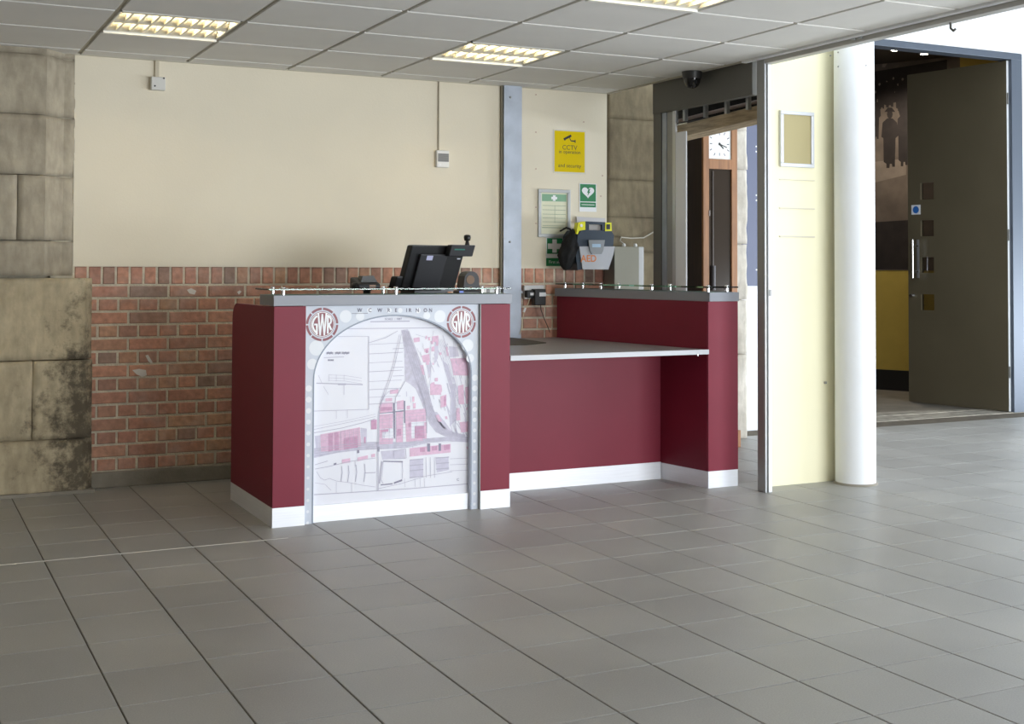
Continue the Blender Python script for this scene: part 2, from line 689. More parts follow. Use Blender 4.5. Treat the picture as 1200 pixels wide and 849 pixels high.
# ------------------------------------------------------------------ ceiling
AX0, BY0, CP = 0.9312, 5.4589, 0.6
XE = 4.405      # edge of the suspended ceiling
ce = MB().box(-2.0, XE, -3.2, 7.46, ZC + 0.10, ZC + 0.16).build('ceiling', M_tbar)
tag(ce, 'suspended ceiling of white square tiles in an exposed grid', 'ceiling', kind='structure')
lights_at = [(0, 1), (3, 1), (3, -2), (0, -2), (3, -5), (0, -5)]   # grid cells (i, j) that hold a light fitting


def ctile_mesh(x0, x1, y0, y1):
    return MB().box(x0, x1, y0, y1, ZC, ZC + 0.011, 0.002)


gp = 0.012
ctm = None
for i in range(-5, 6):
    for j in range(-14, 4):
        x0, y0 = AX0 + i * CP, BY0 + j * CP
        x1, y1 = min(x0 + CP, XE), min(y0 + CP, 7.44)
        if (i, j) in lights_at:
            continue
        full = x1 - x0 > 0.59 and y1 - y0 > 0.59
        org = ((x0 + x1) / 2, (y0 + y1) / 2, ZC)
        if full and ctm is not None:
            link('ceiling_tile', ctm, org, None, ce)
            continue
        ox = ctile_mesh(x0 + gp, x1 - gp * (x1 - x0 > .59), y0 + gp, y1 - gp * (y1 - y0 > .59)).build('ceiling_tile', M_ctile, ce, org)
        if full:
            ctm = ox.data
# exposed grid of the ceiling
for i in range(-4, 6):
    x = AX0 + i * CP
    MB().box(x - .013, x + .013, -3.2, 7.44, ZC + .0115, ZC + .04).build('grid_runner', M_tbar, ce)
cross = None
for i in range(-5, 6):
    x0, x1 = AX0 + i * CP + .0135, min(AX0 + (i + 1) * CP - .0135, XE)
    for j in range(-13, 4):
        y = BY0 + j * CP
        if y < -3.1:
            continue
        if x1 - x0 > .57:
            if cross is None:
                cross = MB().box(x0, x1, y - .013, y + .013, ZC + .0115, ZC + .04).build('grid_cross', M_tbar, ce).data
            else:
                link('grid_cross', cross, ((x0 + x1) / 2, y, ZC + .0115), None, ce)
        else:
            MB().box(x0, x1, y - .013, y + .013, ZC + .0115, ZC + .04).build('grid_cross', M_tbar, ce)
# edge trims
MB().box(-2, XE, 7.425, 7.449, ZC - 0.002, ZC + 0.012).build('wall_angle', M_tbar, ce)
MB().box(XE - 0.03, XE, 5.9, 7.43, ZC - 0.004, ZC + 0.012).build('wall_angle', M_tbar, ce)
MB().box(XE - 0.035, XE, -3.2, 5.9, ZC - 0.012, ZC + 0.012, 0.003).build('wall_angle', M_white, ce)

M_tube = emit('lit_fluorescent_tube', (255, 238, 206), 15.0)
M_louvre = mat('satin_louvre', (244, 240, 222), 0.35, metal=0.15)
M_house = mat('light_housing_white', (238, 236, 228), 0.4)


def ceiling_light(i, j, label):
    x0, y0 = AX0 + i * CP + 0.014, BY0 + j * CP + 0.014
    x1, y1 = x0 + 0.572, y0 + 0.572
    t = thing('ceiling_light', label, 'ceiling light', ((x0 + x1) / 2, (y0 + y1) / 2, ZC), 'recessed ceiling lights')
    h = 0.085
    MB().box(x0, x1, y0, y1, ZC + h, ZC + h + 0.006).build('housing', M_house, t)
    mb = MB()
    mb.box(x0, x1, y0, y0 + 0.012, ZC + .001, ZC + h)
    mb.box(x0, x1, y1 - 0.034, y1, ZC - 0.010, ZC + h)
    mb.box(x0, x0 + 0.008, y0, y1 - .034, ZC + .001, ZC + h)
    mb.box(x1 - 0.008, x1, y0, y1 - .034, ZC + .001, ZC + h)
    mb.build('frame', M_house, t)
    # long V-shaped reflectors between the tube bays
    nb = 2
    bay = (y1 - y0 - 0.056) / nb
    for k in range(nb):
        a = y0 + 0.022 + k * bay
        yc = a + bay / 2
        MB().tube([(x0 + 0.02, yc, ZC + 0.046), (x1 - 0.02, yc, ZC + 0.046)], 0.009, 10).build('tube', M_tube, t)
        for yy, s in ((a, 1), (a + bay, -1)):
            mb = MB()
            pr = [(0.0, 0.002), (0.018, 0.002), (0.045, 0.018), (0.075, 0.045), (0.09, h)]
            vs = [(x, yy + s * p, ZC + z) for x in (x0 + .012, x1 - .012) for p, z in pr]
            n = len(pr)
            mb.add(vs, [(q, q + 1, n + q + 1, n + q) for q in range(n - 1)], True)
            mb.flat = True
            mb.build('reflector', M_louvre, t)
        for q in range(1, 9):
            xx = x0 + (x1 - x0) * q / 9
            mb = MB()
            mb.add([(xx - .006, a + .018, ZC + .002), (xx + .006, a + .018, ZC + .002), (xx + .006, a + bay - .018, ZC + .002), (xx - .006, a + bay - .018, ZC + .002),
                    (xx - .0015, a + .05, ZC + .034), (xx + .0015, a + .05, ZC + .034), (xx + .0015, a + bay - .05, ZC + .034), (xx - .0015, a + bay - .05, ZC + .034)],
                   [(0, 1, 2, 3), (4, 7, 6, 5), (0, 4, 5, 1), (1, 5, 6, 2), (2, 6, 7, 3), (3, 7, 4, 0)])
            mb.build('louvre_blade', M_louvre, t)


LL = ['square louvred ceiling light above the small white junction box', 'square louvred ceiling light above the thermostat, nearer the steel post',
      'square louvred ceiling light cut off by the top edge, above the desk', 'square louvred ceiling light over the open floor, away from the desk',
      'square louvred ceiling light above the middle of the open floor', 'square louvred ceiling light near the entrance behind the viewer']
for (i, j), lb in zip(lights_at[:4], LL):
    ceiling_light(i, j, lb)
for (i, j) in lights_at[4:]:
    x0, y0 = AX0 + i * CP, BY0 + j * CP
    link('ceiling_tile', ctm, (x0 + .3, y0 + .3, ZC), None, ce)

# ------------------------------------------------------------------ back wall: mortar bed, bricks, plaster
wb = MB().box(0.80, 4.62, YW + 0.005, YW + 0.30, 0, 3.0).build('wall_back', M_mortar)
tag(wb, 'back wall of red brick below cream plaster', 'wall', kind='structure')


def brick_mesh(wd, ht):
    bm = bmesh.new()
    bmesh.ops.create_cube(bm, size=1)
    for v in bm.verts:
        v.co = Vector((v.co.x * wd, v.co.y * 0.06 + 0.03, v.co.z * ht))
    fr = [e for e in bm.edges if all(v.co.y < 0.01 for v in e.verts)]
    bmesh.ops.bevel(bm, geom=fr, offset=0.004, segments=1, affect='EDGES')
    me = bpy.data.meshes.new('brick')
    bm.to_mesh(me)
    bm.free()
    me.materials.append(M_brick)
    return me


BM = {}
hidden = MB()
nb = 0


def brick(x0, x1, z0, z1):
    global nb
    wd, ht = round(x1 - x0, 3), round(z1 - z0, 3)
    if wd < 0.02:
        return
    x, z = (x0 + x1) / 2, (z0 + z1) / 2
    dy = random.uniform(-0.003, 0.002)
    vis = z1 > 1.05 or x < 2.0 or (3.68 < x < 4.0 and z > 0.74)
    if vis and nb < 300:
        k = (wd, ht)
        if k not in BM:
            BM[k] = brick_mesh(wd, ht)
        o = link('brick', BM[k], (x, YW + dy, z), None, wb)
        o.rotation_euler = (random.uniform(-.01, .01), random.uniform(-.006, .006), random.uniform(-.01, .01))
        nb += 1
    else:
        hidden.box(x0, x1, YW + dy, YW + dy + 0.05, z0, z1)


X0, X1 = 0.93, 4.385
n = 0
x = X0
while x < X1 - 0.03:            # brick-on-edge course under the plaster
    brick(x, min(x + 0.064, X1), 1.152, 1.250)
    x += 0.0767
zt = 1.139
for row in range(14):
    z1 = zt - row * 0.0755
    z0 = z1 - 0.0625
    st = row % 2 == 0
    pit = 0.2245 if st else 0.1123
    x = 1.232 - pit * (2 if st else 4) + (0 if st else 0.056)
    while x < X1:
        a, b = max(x, X0), min(x + pit - 0.0125, X1)
        if b - a > 0.03:
            brick(a + random.uniform(-.0015, .0015), b, z0 + random.uniform(-.001, .001), z1)
        x += pit
o = hidden.build('brick_field', M_brick, wb)
o['kind'] = 'stuff'
o['label'] = 'bricks behind the counter'
# dusty cement skirt at the foot of the bricks
MB().box(1.0, 4.38, YW - 0.02, YW + 0.05, 0, 0.087, 0.006).build('cement_skirt', M_screed, wb)
M_chip = mat('white_paint_chip', (226, 222, 216), .6)
for pts_ in (((155, 434), (163, 432.5), (171, 434), (172, 440), (167, 442), (160, 439)), ((170.5, 417), (173.5, 416), (179, 425), (178, 426.5), (174, 424)), ((219, 340), (224, 338), (230, 341), (228, 345.5), (222, 344)), ((278, 342.5), (281, 340.5), (283, 342), (280, 345.5))):
    q = [atY(px, py, YW - .004) for px, py in pts_]
    MB().prism_y([(v.x, v.z) for v in q], YW - .0045, YW + .004).build('paint_chip', M_chip, wb)
# plaster
pl = MB()
pl.prism_y([(0.918, 1.252), (3.60, 1.249), (3.60, 2.52), (0.912, 2.52)], YW - 0.012, YW + 0.05)
pl.build('plaster', M_cream, wb)
MB().box(3.735, 4.388, YW - 0.012, YW + 0.05, 1.247, 2.52).build('cream_board', M_cream, wb)
M_screw = mat('rusty_screw', (186, 150, 134), 0.7)
for (px, py) in ((628, 111), (684, 143), (628, 155), (628, 198), (628, 243), (628, 262), (706, 206), (704, 230), (586, 263), (586, 309)):
    p = atY(px, py, YW - 0.012)
    MB().lathe((p.x, YW - 0.0135, p.z), [(0.0045, 0), (0.0045, 0.004)], 10, 'y').build('screw', M_screw, wb)

# ------------------------------------------------------------------ stone piers


def relief_block(name, path, z0, z1, amp, seed, mt, parent, depth=0.12, step=0.03, edge=0.004):
    """path: plan polyline (x, y) of the visible face from left to right"""
    pts = []
    for (a, b) in zip(path[:-1], path[1:]):
        a, b = Vector(a), Vector(b)
        k = max(2, int((b - a).length / step))
        for i in range(k):
            pts.append(a.lerp(b, i / k))
    pts.append(Vector(path[-1]))
    nz = max(3, int((z1 - z0) / step))
    nx = len(pts)
    vs, fs = [], []
    for r in range(nz + 1):
        z = z0 + (z1 - z0) * r / nz
        for c, p in enumerate(pts):
            d = 0
            if r in (0, nz) or c in (0, nx - 1):
                d = edge
            q = noise.fractal(Vector((p.x * 7 + seed, p.y * 7, z * 7)), 0.8, 2.0, 5) * amp
            vs.append(Vector((p.x, p.y + d + q, z)))
    for r in range(nz):
        for c in range(nx - 1):
            k = r * nx + c
            fs.append((k, k + 1, k + nx + 1, k + nx))
    ring = [c for c in range(nx)] + [r * nx + nx - 1 for r in range(1, nz + 1)] + [nz * nx + c for c in range(nx - 2, -1, -1)] + [r * nx for r in range(nz - 1, 0, -1)]
    k0 = len(vs)
    yb = max(p.y for p in pts) + depth
    for i in ring:
        vs.append(Vector((vs[i].x, yb, vs[i].z)))
    for i in range(len(ring)):
        j = (i + 1) % len(ring)
        fs.append((ring[j], ring[i], k0 + i, k0 + j))
    ob = MB().add(vs, fs, True).build(name, mt, parent)
    cols_, c = [], 0
    for (a, b) in zip(path[:-1], path[1:]):
        c += max(2, int((Vector(b) - Vector(a)).length / step))
        cols_.append(c)
    cs = set(cols_[:-1])
    for e in ob.data.edges:
        i, j = e.vertices
        if i < k0 and j < k0 and i % nx == j % nx and i % nx in cs:
            e.use_edge_sharp = True
    return ob


sp = MB().box(-1.2, 0.92, 7.5, 7.9, 0, 3.0).build('wall_pier_west', M_mortar)
tag(sp, 'weathered limestone pier with chamfered corner at the wall end', 'stone pier', kind='structure')
fy = 7.32
up = [(0.752, fy), (0.858, 7.44), (0.918, 7.446)]
zs = [3.0, 2.415, 2.083, 1.752, 1.392, 1.196]
for k in range(5):
    zb, zt2 = zs[k + 1] + 0.003, zs[k] - 0.003
    if k == 3:
        relief_block('stone_block', [(-1.2, fy), (0.609, fy)], zb, zt2, 0.006, k * 3.1, M_stone, sp)
        relief_block('stone_block', [(0.612, fy)] + up, zb, zt2, 0.006, k * 5.1, M_stone, sp)
    else:
        relief_block('stone_block', [(-1.2, fy)] + up, zb, zt2, 0.006, k * 3.7, M_stone, sp)
zs = [1.19, 0.735, 0.30, 0.0]
for k in range(3):
    zb, zt2 = zs[k + 1] + (0.004 if k < 2 else 0.0), zs[k] - 0.004
    f2 = fy + 0.02
    xe = [1.015, 1.022, 1.026][k]
    if k == 1:
        relief_block('stone_block', [(-1.2, f2), (0.702, f2)], zb, zt2, 0.012, 40 + k, M_stonefoot, sp)
        relief_block('stone_block', [(0.705, f2), (0.98, f2), (xe, f2 + .05)], zb, zt2, 0.024, 50 + k, M_stonefoot, sp)
    else:
        relief_block('stone_block', [(-1.2, f2), (0.97, f2), (xe, f2 + .05)], zb, zt2, 0.014, 60 + k, M_stonefoot, sp)
MB().prism_z([(-1.2, fy - .01), (1.03, fy + .0), (1.03, fy + .1), (-1.2, fy + .1)], 0, 0.018).build('cement_fillet', M_screed, sp)

sr = MB().box(4.39, 4.95, 7.5, 7.9, 0, 3.0).build('wall_pier_east', M_mortar)
tag(sr, 'rough grey limestone pier beside the doorway with a tall clock beyond', 'stone pier', kind='structure')
zs = [3.0, 2.28, 1.86, 1.60, 1.36, 1.05, 0.6, 0.0]
for k in range(7):
    relief_block('stone_block', [(4.392, 7.45), (4.92, 7.45), (4.95, 7.48)], zs[k + 1] + .0008, zs[k] - .0008, 0.007, 80 + 2.3 * k, M_stonegrey, sr, edge=.0015)

# ------------------------------------------------------------------ west wall of the room
o = MB().box(-2.2, -2.0, -3.2, 7.6, 0, 3.0).build('wall_west', mat('brown_grey_paint', (132, 122, 108), .8))
tag(o, 'plain brown grey side wall beyond the stone pier', 'wall', kind='structure')
o = MB().box(-2.0, -1.2, 7.4, 7.6, 0, 3.0).build('wall_north_end', M_cream)
tag(o, 'short cream wall piece next to the stone pier', 'wall', kind='structure')

o = MB().box(-2.2, 1.9, -3.4, -3.2, 0, 3.0).build('wall_south', M_cream)
tag(o, 'plain cream wall piece beside the added window frame', 'wall', kind='structure')

# unseen frames without panes, added behind the two daylight area lamps
win = thing('added_window_frame_1', 'added wide window frame with slim grey mullions facing the desk', 'window', (7.0, -3.3, 0), kind='structure')
for x in (1.9, 3.6, 5.3, 7.0, 8.7, 10.4, 12.1):
    MB().box(x, x + .06, -3.34, -3.26, 0, 4.6).build('mullion', M_alu, win)
for z in (0.0, 3.0, 4.54):
    MB().box(1.96, 12.1, -3.33, -3.27, z, z + .06).build('transom', M_alu, win)
win = thing('added_window_frame_2', 'added window frame with slim grey mullions opposite the stone pier', 'window', (12.3, 2.4, 0), kind='structure')
for y in (-3.2, -1.4, 0.4, 2.2, 4.0, 5.8, 7.8):
    MB().box(12.26, 12.34, y, y + .06, 0, 4.6).build('mullion', M_alu, win)
for z in (0.0, 3.0, 4.54):
    MB().box(12.27, 12.33, -3.14, 7.8, z, z + .06).build('transom', M_alu, win)

# ------------------------------------------------------------------ steel post in front of the back wall
pa, pb = atY(590.5, 200, 7.41), atY(611.3, 200, 7.41)
px0, px1 = pa.x, pb.x
t = thing('steel_post', 'galvanised steel post standing against the wall between plaster and cream board', 'post', ((px0 + px1) / 2, 7.43, 0))
MB().box(px0, px1, 7.41, 7.418, 0, ZC).build('front_flange', M_galv, t)
MB().box((px0 + px1) / 2 - .004, (px0 + px1) / 2 + .004, 7.418, 7.446, 0, ZC).build('web', M_galv, t)
MB().box(px0 - .012, px0 - .0015, 7.425, 7.4465, 0.8, ZC).build('gap_shade_strip', mat('gap_shade_taupe', (132, 126, 110), .6), t)  # taupe strip paints the shade of the gap beside the post
for z in (2.37, 1.42):
    MB().lathe(((px0 + px1) / 2 - .02, 7.41, z), [(0.007, 0), (0.007, -.006), (0.004, -.008)], 10, 'y').build('bolt', M_midgrey, t)

# ------------------------------------------------------------------ reception counter, map end
CF = 5.975
XL, XR = 1.663, 2.932
HB = 1.063
t = thing('reception_counter', 'maroon reception counter with railway map front and glass topped grey shelf', 'counter', ((XL + XR) / 2, 6.2, 0))
# side panel, rounded at its far top corner
yb2 = 6.80
prof = [(CF + .02, 0.094), (yb2, 0.094), (yb2, 0.97)]
for k in range(7):
    a = math.pi / 2 * k / 6
    prof.append((yb2 - .09 + .09 * math.cos(a), 0.968 + .09 * math.sin(a)))
prof.append((CF + .02, HB - 0.003))
nv = len(prof)
vs = [(XL, y, z) for y, z in prof] + [(XL + .03, y, z) for y, z in prof]
mb = MB().add(vs, [tuple(range(nv)), tuple(range(2 * nv - 1, nv - 1, -1))] + [(q, nv + q, nv + (q + 1) % nv, (q + 1) % nv) for q in range(nv)])
mb.build('side_panel', M_red, t)
MB().box(XL, 1.822, CF, CF + .02, 0.094, HB, .001).build('front_panel', M_red, t)
MB().box(2.764, XR, CF, CF + .02, 0.094, HB, .001).build('front_panel', M_red, t)
MB().box(1.70, XR, CF + .06, CF + .2, 0.0, HB - .001).build('carcass', M_darkgrey, t)
MB().box(XR - .02, XR, CF + .02, 6.38, 0.094, HB, .001).build('end_panel', M_red, t)
mb = MB()
mb.box(XL - .001, 1.823, CF - .003, CF + .02, 0.0, 0.094)
mb.box(XL - .001, XL + .02, CF + .02, yb2, 0.0, 0.094)
mb.build('kick_plate', M_kick, t)
MB().box(2.763, XR + .001, CF - .003, CF + .02, 0.0, 0.094).build('kick_plate', M_kick, t)
sh = MB().box(XL - .004, XR + .008, CF - .006, 6.225, HB + .002, 1.117, .0015).build('shelf', M_greylam, t)
gl = MB().box(XL - .03, XR + .005, CF - .002, 6.215, 1.141, 1.149, .001).build('glass_top', M_glassgreen, t)


def pin(x, y, par):
    mb = MB().lathe((x, y, 1.1172), [(0.010, 0), (0.010, 0.0232)], 14)
    mb.lathe((x, y, 1.1495), [(0.012, 0), (0.012, 0.004), (0.009, 0.007)], 14)
    mb.build('standoff', M_chrome, par)


for x in (1.715, 2.30, 2.865):
    for y in (CF + .03, 6.19):
        pin(x, y, gl)

# ---- worktop between the two ends, and the recessed maroon front below it
XN = 4.192      # inner face of the far end at the front
t2 = thing('reception_desk', 'low desk with grey worktop and recessed maroon front between the counter ends', 'desk', (3.5, 6.39, 0.0))
mb = MB()
xr = lambda y: 4.197 + (3.965 - 4.197) * (y - 5.985) / (7.44 - 5.985)
mb.prism_z([(XR + .003, CF), (xr(CF) - .004, CF), (xr(7.395) - .004, 7.395), (2.75, 7.395), (2.75, 6.78), (1.70, 6.78), (1.70, 6.24), (XR + .003, 6.24)], 0.764, 0.790)
mb.build('slab', M_desk, t2)
M_edge = mat('pale_grey_edging', (196, 198, 203), 0.4)
MB().box(XR + .003, xr(CF) - .003, CF - .0025, CF, 0.7635, 0.7905).build('edging', M_edge, t2)
mb = MB().lathe((4.15, 6.02, 0.752), [(0.008, 0), (0.008, 0.012)], 10)
mb.build('fixing', M_chrome, t2)
t3 = t2
MB().box(XR - .3, xr(6.39) - .001, 6.38, 6.40, 0.10, 0.763).build('front_board', M_red, t3)
MB().box(XR - .3, xr(6.39) - .002, 6.374, 6.40, 0.0, 0.10).build('kick_plate', M_kick, t3)

# ---- far end of the counter
t4 = thing('counter_return', 'tall maroon counter return running back to the wall at the doorway side', 'counter', (4.3, 6.6, 0))
pf = [(4.197, CF + .01), (4.402, CF + .01), (4.402 - .2, 7.40), (xr(7.40), 7.40)]


def inset(poly, d):
    c = [sum(p[0] for p in poly) / 4, sum(p[1] for p in poly) / 4]
    return [(p[0] + (d if p[0] < c[0] else -d), p[1] + (d if p[1] < c[1] else -d)) for p in poly]


MB().prism_z(inset(pf, .004), 0.096, HB).build('body', M_red, t4)
MB().box(4.196, 4.403, CF + .006, CF + .012, 0.096, HB).build('end_panel', M_red, t4)
MB().prism_z(inset(pf, -.001), 0.0, 0.096).build('kick_plate', M_kick, t4)
MB().prism_z(inset(pf, -.007), HB + .001, 1.116).build('shelf', M_greylam, t4)
gl = MB().prism_z(inset(pf, -.004), 1.141, 1.149).build('glass_top', M_glassgreen, t4)
for y in (6.02, 6.50, 6.98, 7.35):
    pin(xr(y) + .03, y, gl)
    pin(xr(y) + .175, y + .02, gl)

# ------------------------------------------------------------------ map display set into the counter front
YS = CF + 0.017         # face of the arched surround
YM = CF + 0.048         # map board
t = thing('map_display', 'white arched railway map panel with maroon GWR roundels set in the counter', 'display panel', (2.29, YM, 0))
MB().box(1.824, 2.762, YM, YM + .008, 0.0, HB).build('map_board', M_paper, t)
AXc, Aa, Ab, Az = 2.2925, 0.421, 0.308, 0.70
arch = [(AXc - Aa, 0.0)] + [(AXc - Aa * math.cos(math.pi * k / 40), Az + Ab * math.sin(math.pi * k / 40)) for k in range(41)] + [(AXc + Aa, 0.0)]
mb = MB()
ow = [(1.824, z) for x, z in arch[:1]]
outer = []
for x, z in arch:
    if z <= Az + 1e-6:
        outer.append((1.824 if x < AXc else 2.761, z))
    else:
        # ray from arch centre to the rectangle
        dx, dz = x - AXc, z - Az
        kx = ((1.824 if dx < 0 else 2.761) - AXc) / dx if abs(dx) > 1e-6 else 1e9
        kz = (HB - Az) / dz if dz > 1e-6 else 1e9
        k = min(kx, kz)
        outer.append((AXc + dx * k, Az + dz * k))
na = len(arch)
vs = [(x, YS, z) for x, z in arch] + [(x, YS, z) for x, z in outer] + [(x, YM - .0006, z) for x, z in arch] + [(x, YM - .0006, z) for x, z in outer]
fs = []
for k in range(na - 1):
    fs += [(k, k + 1, na + k + 1, na + k), (k, 2 * na + k, 2 * na + k + 1, k + 1)]
mb.add(vs, fs)
# the two top corners of the rectangle
for cx_, s in ((1.824, -1), (2.761, 1)):
    side = [(x, z) for x, z in outer if abs(x - cx_) < 1e-4 and z > Az]
    top = [(x, z) for x, z in outer if abs(z - HB) < 1e-4 and (x - AXc) * s > 0]
    a = max(side, key=lambda p: p[1])
    b = max(top, key=lambda p: p[0] * s)
    mb.add([(a[0], YS, a[1]), (cx_, YS, HB), (b[0], YS, b[1])], [(0, 1, 2)])
sur = mb.build('arch_surround', M_bluegrey, t)
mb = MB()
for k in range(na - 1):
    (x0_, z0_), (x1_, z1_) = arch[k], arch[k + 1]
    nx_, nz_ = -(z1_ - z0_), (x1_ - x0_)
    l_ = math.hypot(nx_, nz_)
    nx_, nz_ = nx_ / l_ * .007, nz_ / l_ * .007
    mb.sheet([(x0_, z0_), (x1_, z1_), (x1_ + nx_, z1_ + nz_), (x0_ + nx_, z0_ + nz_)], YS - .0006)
mb.build('arch_edge_shade', mat('arch_edge_shade_grey', (132, 142, 158), .4), t, flat=True)  # darker grey band paints the edge shadow along the arch
# grey lining of the recess at the surround's right edge
MB().box(2.7595, 2.7638, CF + .001, YM, 0.0, HB).build('reveal_strip', M_midgrey, t)
e1, e2 = YS - .0004, YS - .0008


def uv(px, py, y=YS):
    p = atY(px, py, y)
    return (p.x, p.z)


# GWR roundels
for (cx_, cz_) in ((1.910, 0.972), (2.6585, 0.972)):
    R = 0.0825
    mb = MB()
    for k in range(8):
        a0, a1 = math.radians(45 * k + 2.6), math.radians(45 * k + 42.4)
        ro, ri = R, R * 0.855
        q = [(cx_ + ro * math.cos(a0 + (a1 - a0) * i / 8), cz_ + ro * math.sin(a0 + (a1 - a0) * i / 8)) for i in range(9)]
        q2 = [(cx_ + ri * math.cos(a0 + (a1 - a0) * i / 8), cz_ + ri * math.sin(a0 + (a1 - a0) * i / 8)) for i in range(9)]
        for i in range(8):
            mb.sheet([q[i], q[i + 1], q2[i + 1], q2[i]], e1)
    mb.disc(cx_, cz_, R * 0.775, e1, 40)
    rd = mb.build('roundel', M_maroonprint, t, flat=True)
    mb = MB()

    def P2(x, z):
        return (cx_ + x * R, cz_ + z * R)

    def st(pts, wd):
        mb.stroke([P2(*p) for p in pts], wd * R, e2)
    # fine inner ring
    for i in range(48):
        a0, a1 = 2 * math.pi * i / 48, 2 * math.pi * (i + 1) / 48
        mb.sheet([P2(.74 * math.cos(a0), .74 * math.sin(a0)), P2(.74 * math.cos(a1), .74 * math.sin(a1)), P2(.70 * math.cos(a1), .70 * math.sin(a1)), P2(.70 * math.cos(a0), .70 * math.sin(a0))], e2)
    # W
    st([(-.25, .68), (-.125, -.66)], .105)
    st([(-.125, -.66), (0, .62)], .09)
    st([(0, .62), (.125, -.66)], .09)
    st([(.125, -.66), (.25, .68)], .105)
    # G follows the circle
    g_ = [(.60 * math.cos(math.radians(a)), .60 * math.sin(math.radians(a))) for a in range(122, 242, 8)]
    st(g_, .12)
    st([(-.33, -.60), (-.33, .0)], .11)
    st([(-.50, .0), (-.28, .0)], .10)
    # R
    st([(.345, .56), (.345, -.56)], .11)
    st([(.345, .52), (.50, .40), (.56, .22), (.50, .04), (.345, .0)], .11)
    st([(.40, .0), (.56, -.34)], .12)
    mb.build('lettering', M_whiteprint, rd, flat=True)
# pale dots fading out along the surround
mb = MB()
for (px, py, r) in ((405, 371, 7), (371, 408, 8.5), (366, 427, 6), (515.5, 371, 7.2), (548, 405, 7.3), (551, 420, 5), (422, 371, 5), (500, 370, 4.4), (469, 364, 2.8), (490, 364, 3.2), (433, 364, 3), (456, 364, 3)):
    x, z = uv(px, py)
    mb.disc(x, z, r / 225.0, e1, 24)
for k in range(13):
    r = max(1.7, 3.6 - .28 * k) / 225
    z = 0.66 - 0.0545 * k
    mb.disc(1.848 - .004, z, r, e1, 14)
    mb.disc(2.737, z + .02, r * 1.05, e1, 14)
o = mb.build('dot_print', M_dot, t, flat=True)
# spaced capitals along the top of the surround
mb = MB()
for ch, px in (('W', 421.5), ('C', 433.5), ('W', 445), ('R', 455.5), ('E', 464), ('I', 476.5), ('R', 480.5), ('N', 489), ('O', 498.5), ('N', 504.5)):
    x, z = uv(px, 364)
    add_text(mb, ch, x, z, e2, 0.027, 0.9, bold=True)
x, z = uv(421, 367.6)
mb.stroke([(x - .04, z), (x + .045, z)], .002, e2)
mb.build('letter_print', M_ink, t, flat=True)

# ---- the map itself: flat print in thin layers
LY = [YM - .0004 * k for k in range(1, 5)]
C_lil = mat('map_lilac', (200, 196, 212), 0.5, var=0.1, vscale=40)
C_pale = mat('map_pale_lilac', (204, 200, 217), 0.5, var=0.05, vscale=40)
C_pink = mat('map_pink', (221, 184, 207), 0.5, var=0.07, vscale=60)
C_dpink = mat('map_deep_pink', (200, 152, 182), 0.5, var=0.08, vscale=60)
C_line = mat('map_line', (182, 178, 196), 0.5)
C_mid = mat('map_dark_tone', (138, 134, 156), 0.5)


def polys(name, lst, mt, lay):
    mb = MB()
    for pl_ in lst:
        mb.sheet([uv(px, py, YM) for px, py in pl_], LY[lay])
    return mb.build(name, mt, t, flat=True)


def z4(*p):
    return [(440 + x / 10, 380 + y / 10) for x, y in p]


def z5(*p):
    return [(440 + x / 10, 450 + y / 10) for x, y in p]


def z6(*p):
    return [(365 + x / 7.72, 480 + y / 7.72) for x, y in p]


def z7(*p):
    return [(440 + x / 10, 520 + y / 10) for x, y in p]


def quadstrip(l, r):
    return [[l[i], l[i + 1], r[i + 1], r[i]] for i in range(len(l) - 1)]


lilac = quadstrip([(470, 387), (473.5, 410), (474, 430), (474.5, 447), (480, 450), (487, 456), (493, 470), (498, 484), (503, 497), (511, 507), (522, 512), (545, 514)],
                  [(478, 386), (483, 400), (489, 415), (494, 430), (498, 445), (501, 455), (504, 467), (508, 480), (514, 492), (522, 502), (533, 508), (545, 510)])
lilac += quadstrip([(368, 526), (395, 523), (420, 519), (440, 518), (470, 519), (500, 514), (525, 512), (552, 512)],
                   [(368, 537), (395, 531), (420, 528), (440, 527), (470, 526), (500, 519), (525, 517), (552, 519)])
polys('rail_tone', lilac, C_lil, 0)
pale = [z7((400, 190), (560, 180), (560, 390), (400, 410)), z7((700, 160), (855, 160), (860, 310), (720, 340)), z7((60, 90), (340, 70), (350, 180), (80, 190)),
        z6((445, 165), (500, 175), (500, 330), (455, 330)), z6((30, 240), (80, 235), (80, 360), (40, 365)), z4((860, 260), (960, 270), (980, 380), (870, 390)),
        z4((690, 200), (740, 190), (730, 400), (690, 480)), z4((600, 470), (660, 450), (640, 620), (620, 640)), z5((640, 330), (760, 480), (860, 600), (900, 560), (720, 330)),
        z5((880, 0), (940, 0), (940, 430), (870, 500)), z4((780, 420), (850, 480), (920, 760), (880, 790))]
polys('pale_tone', pale, C_pale, 0)
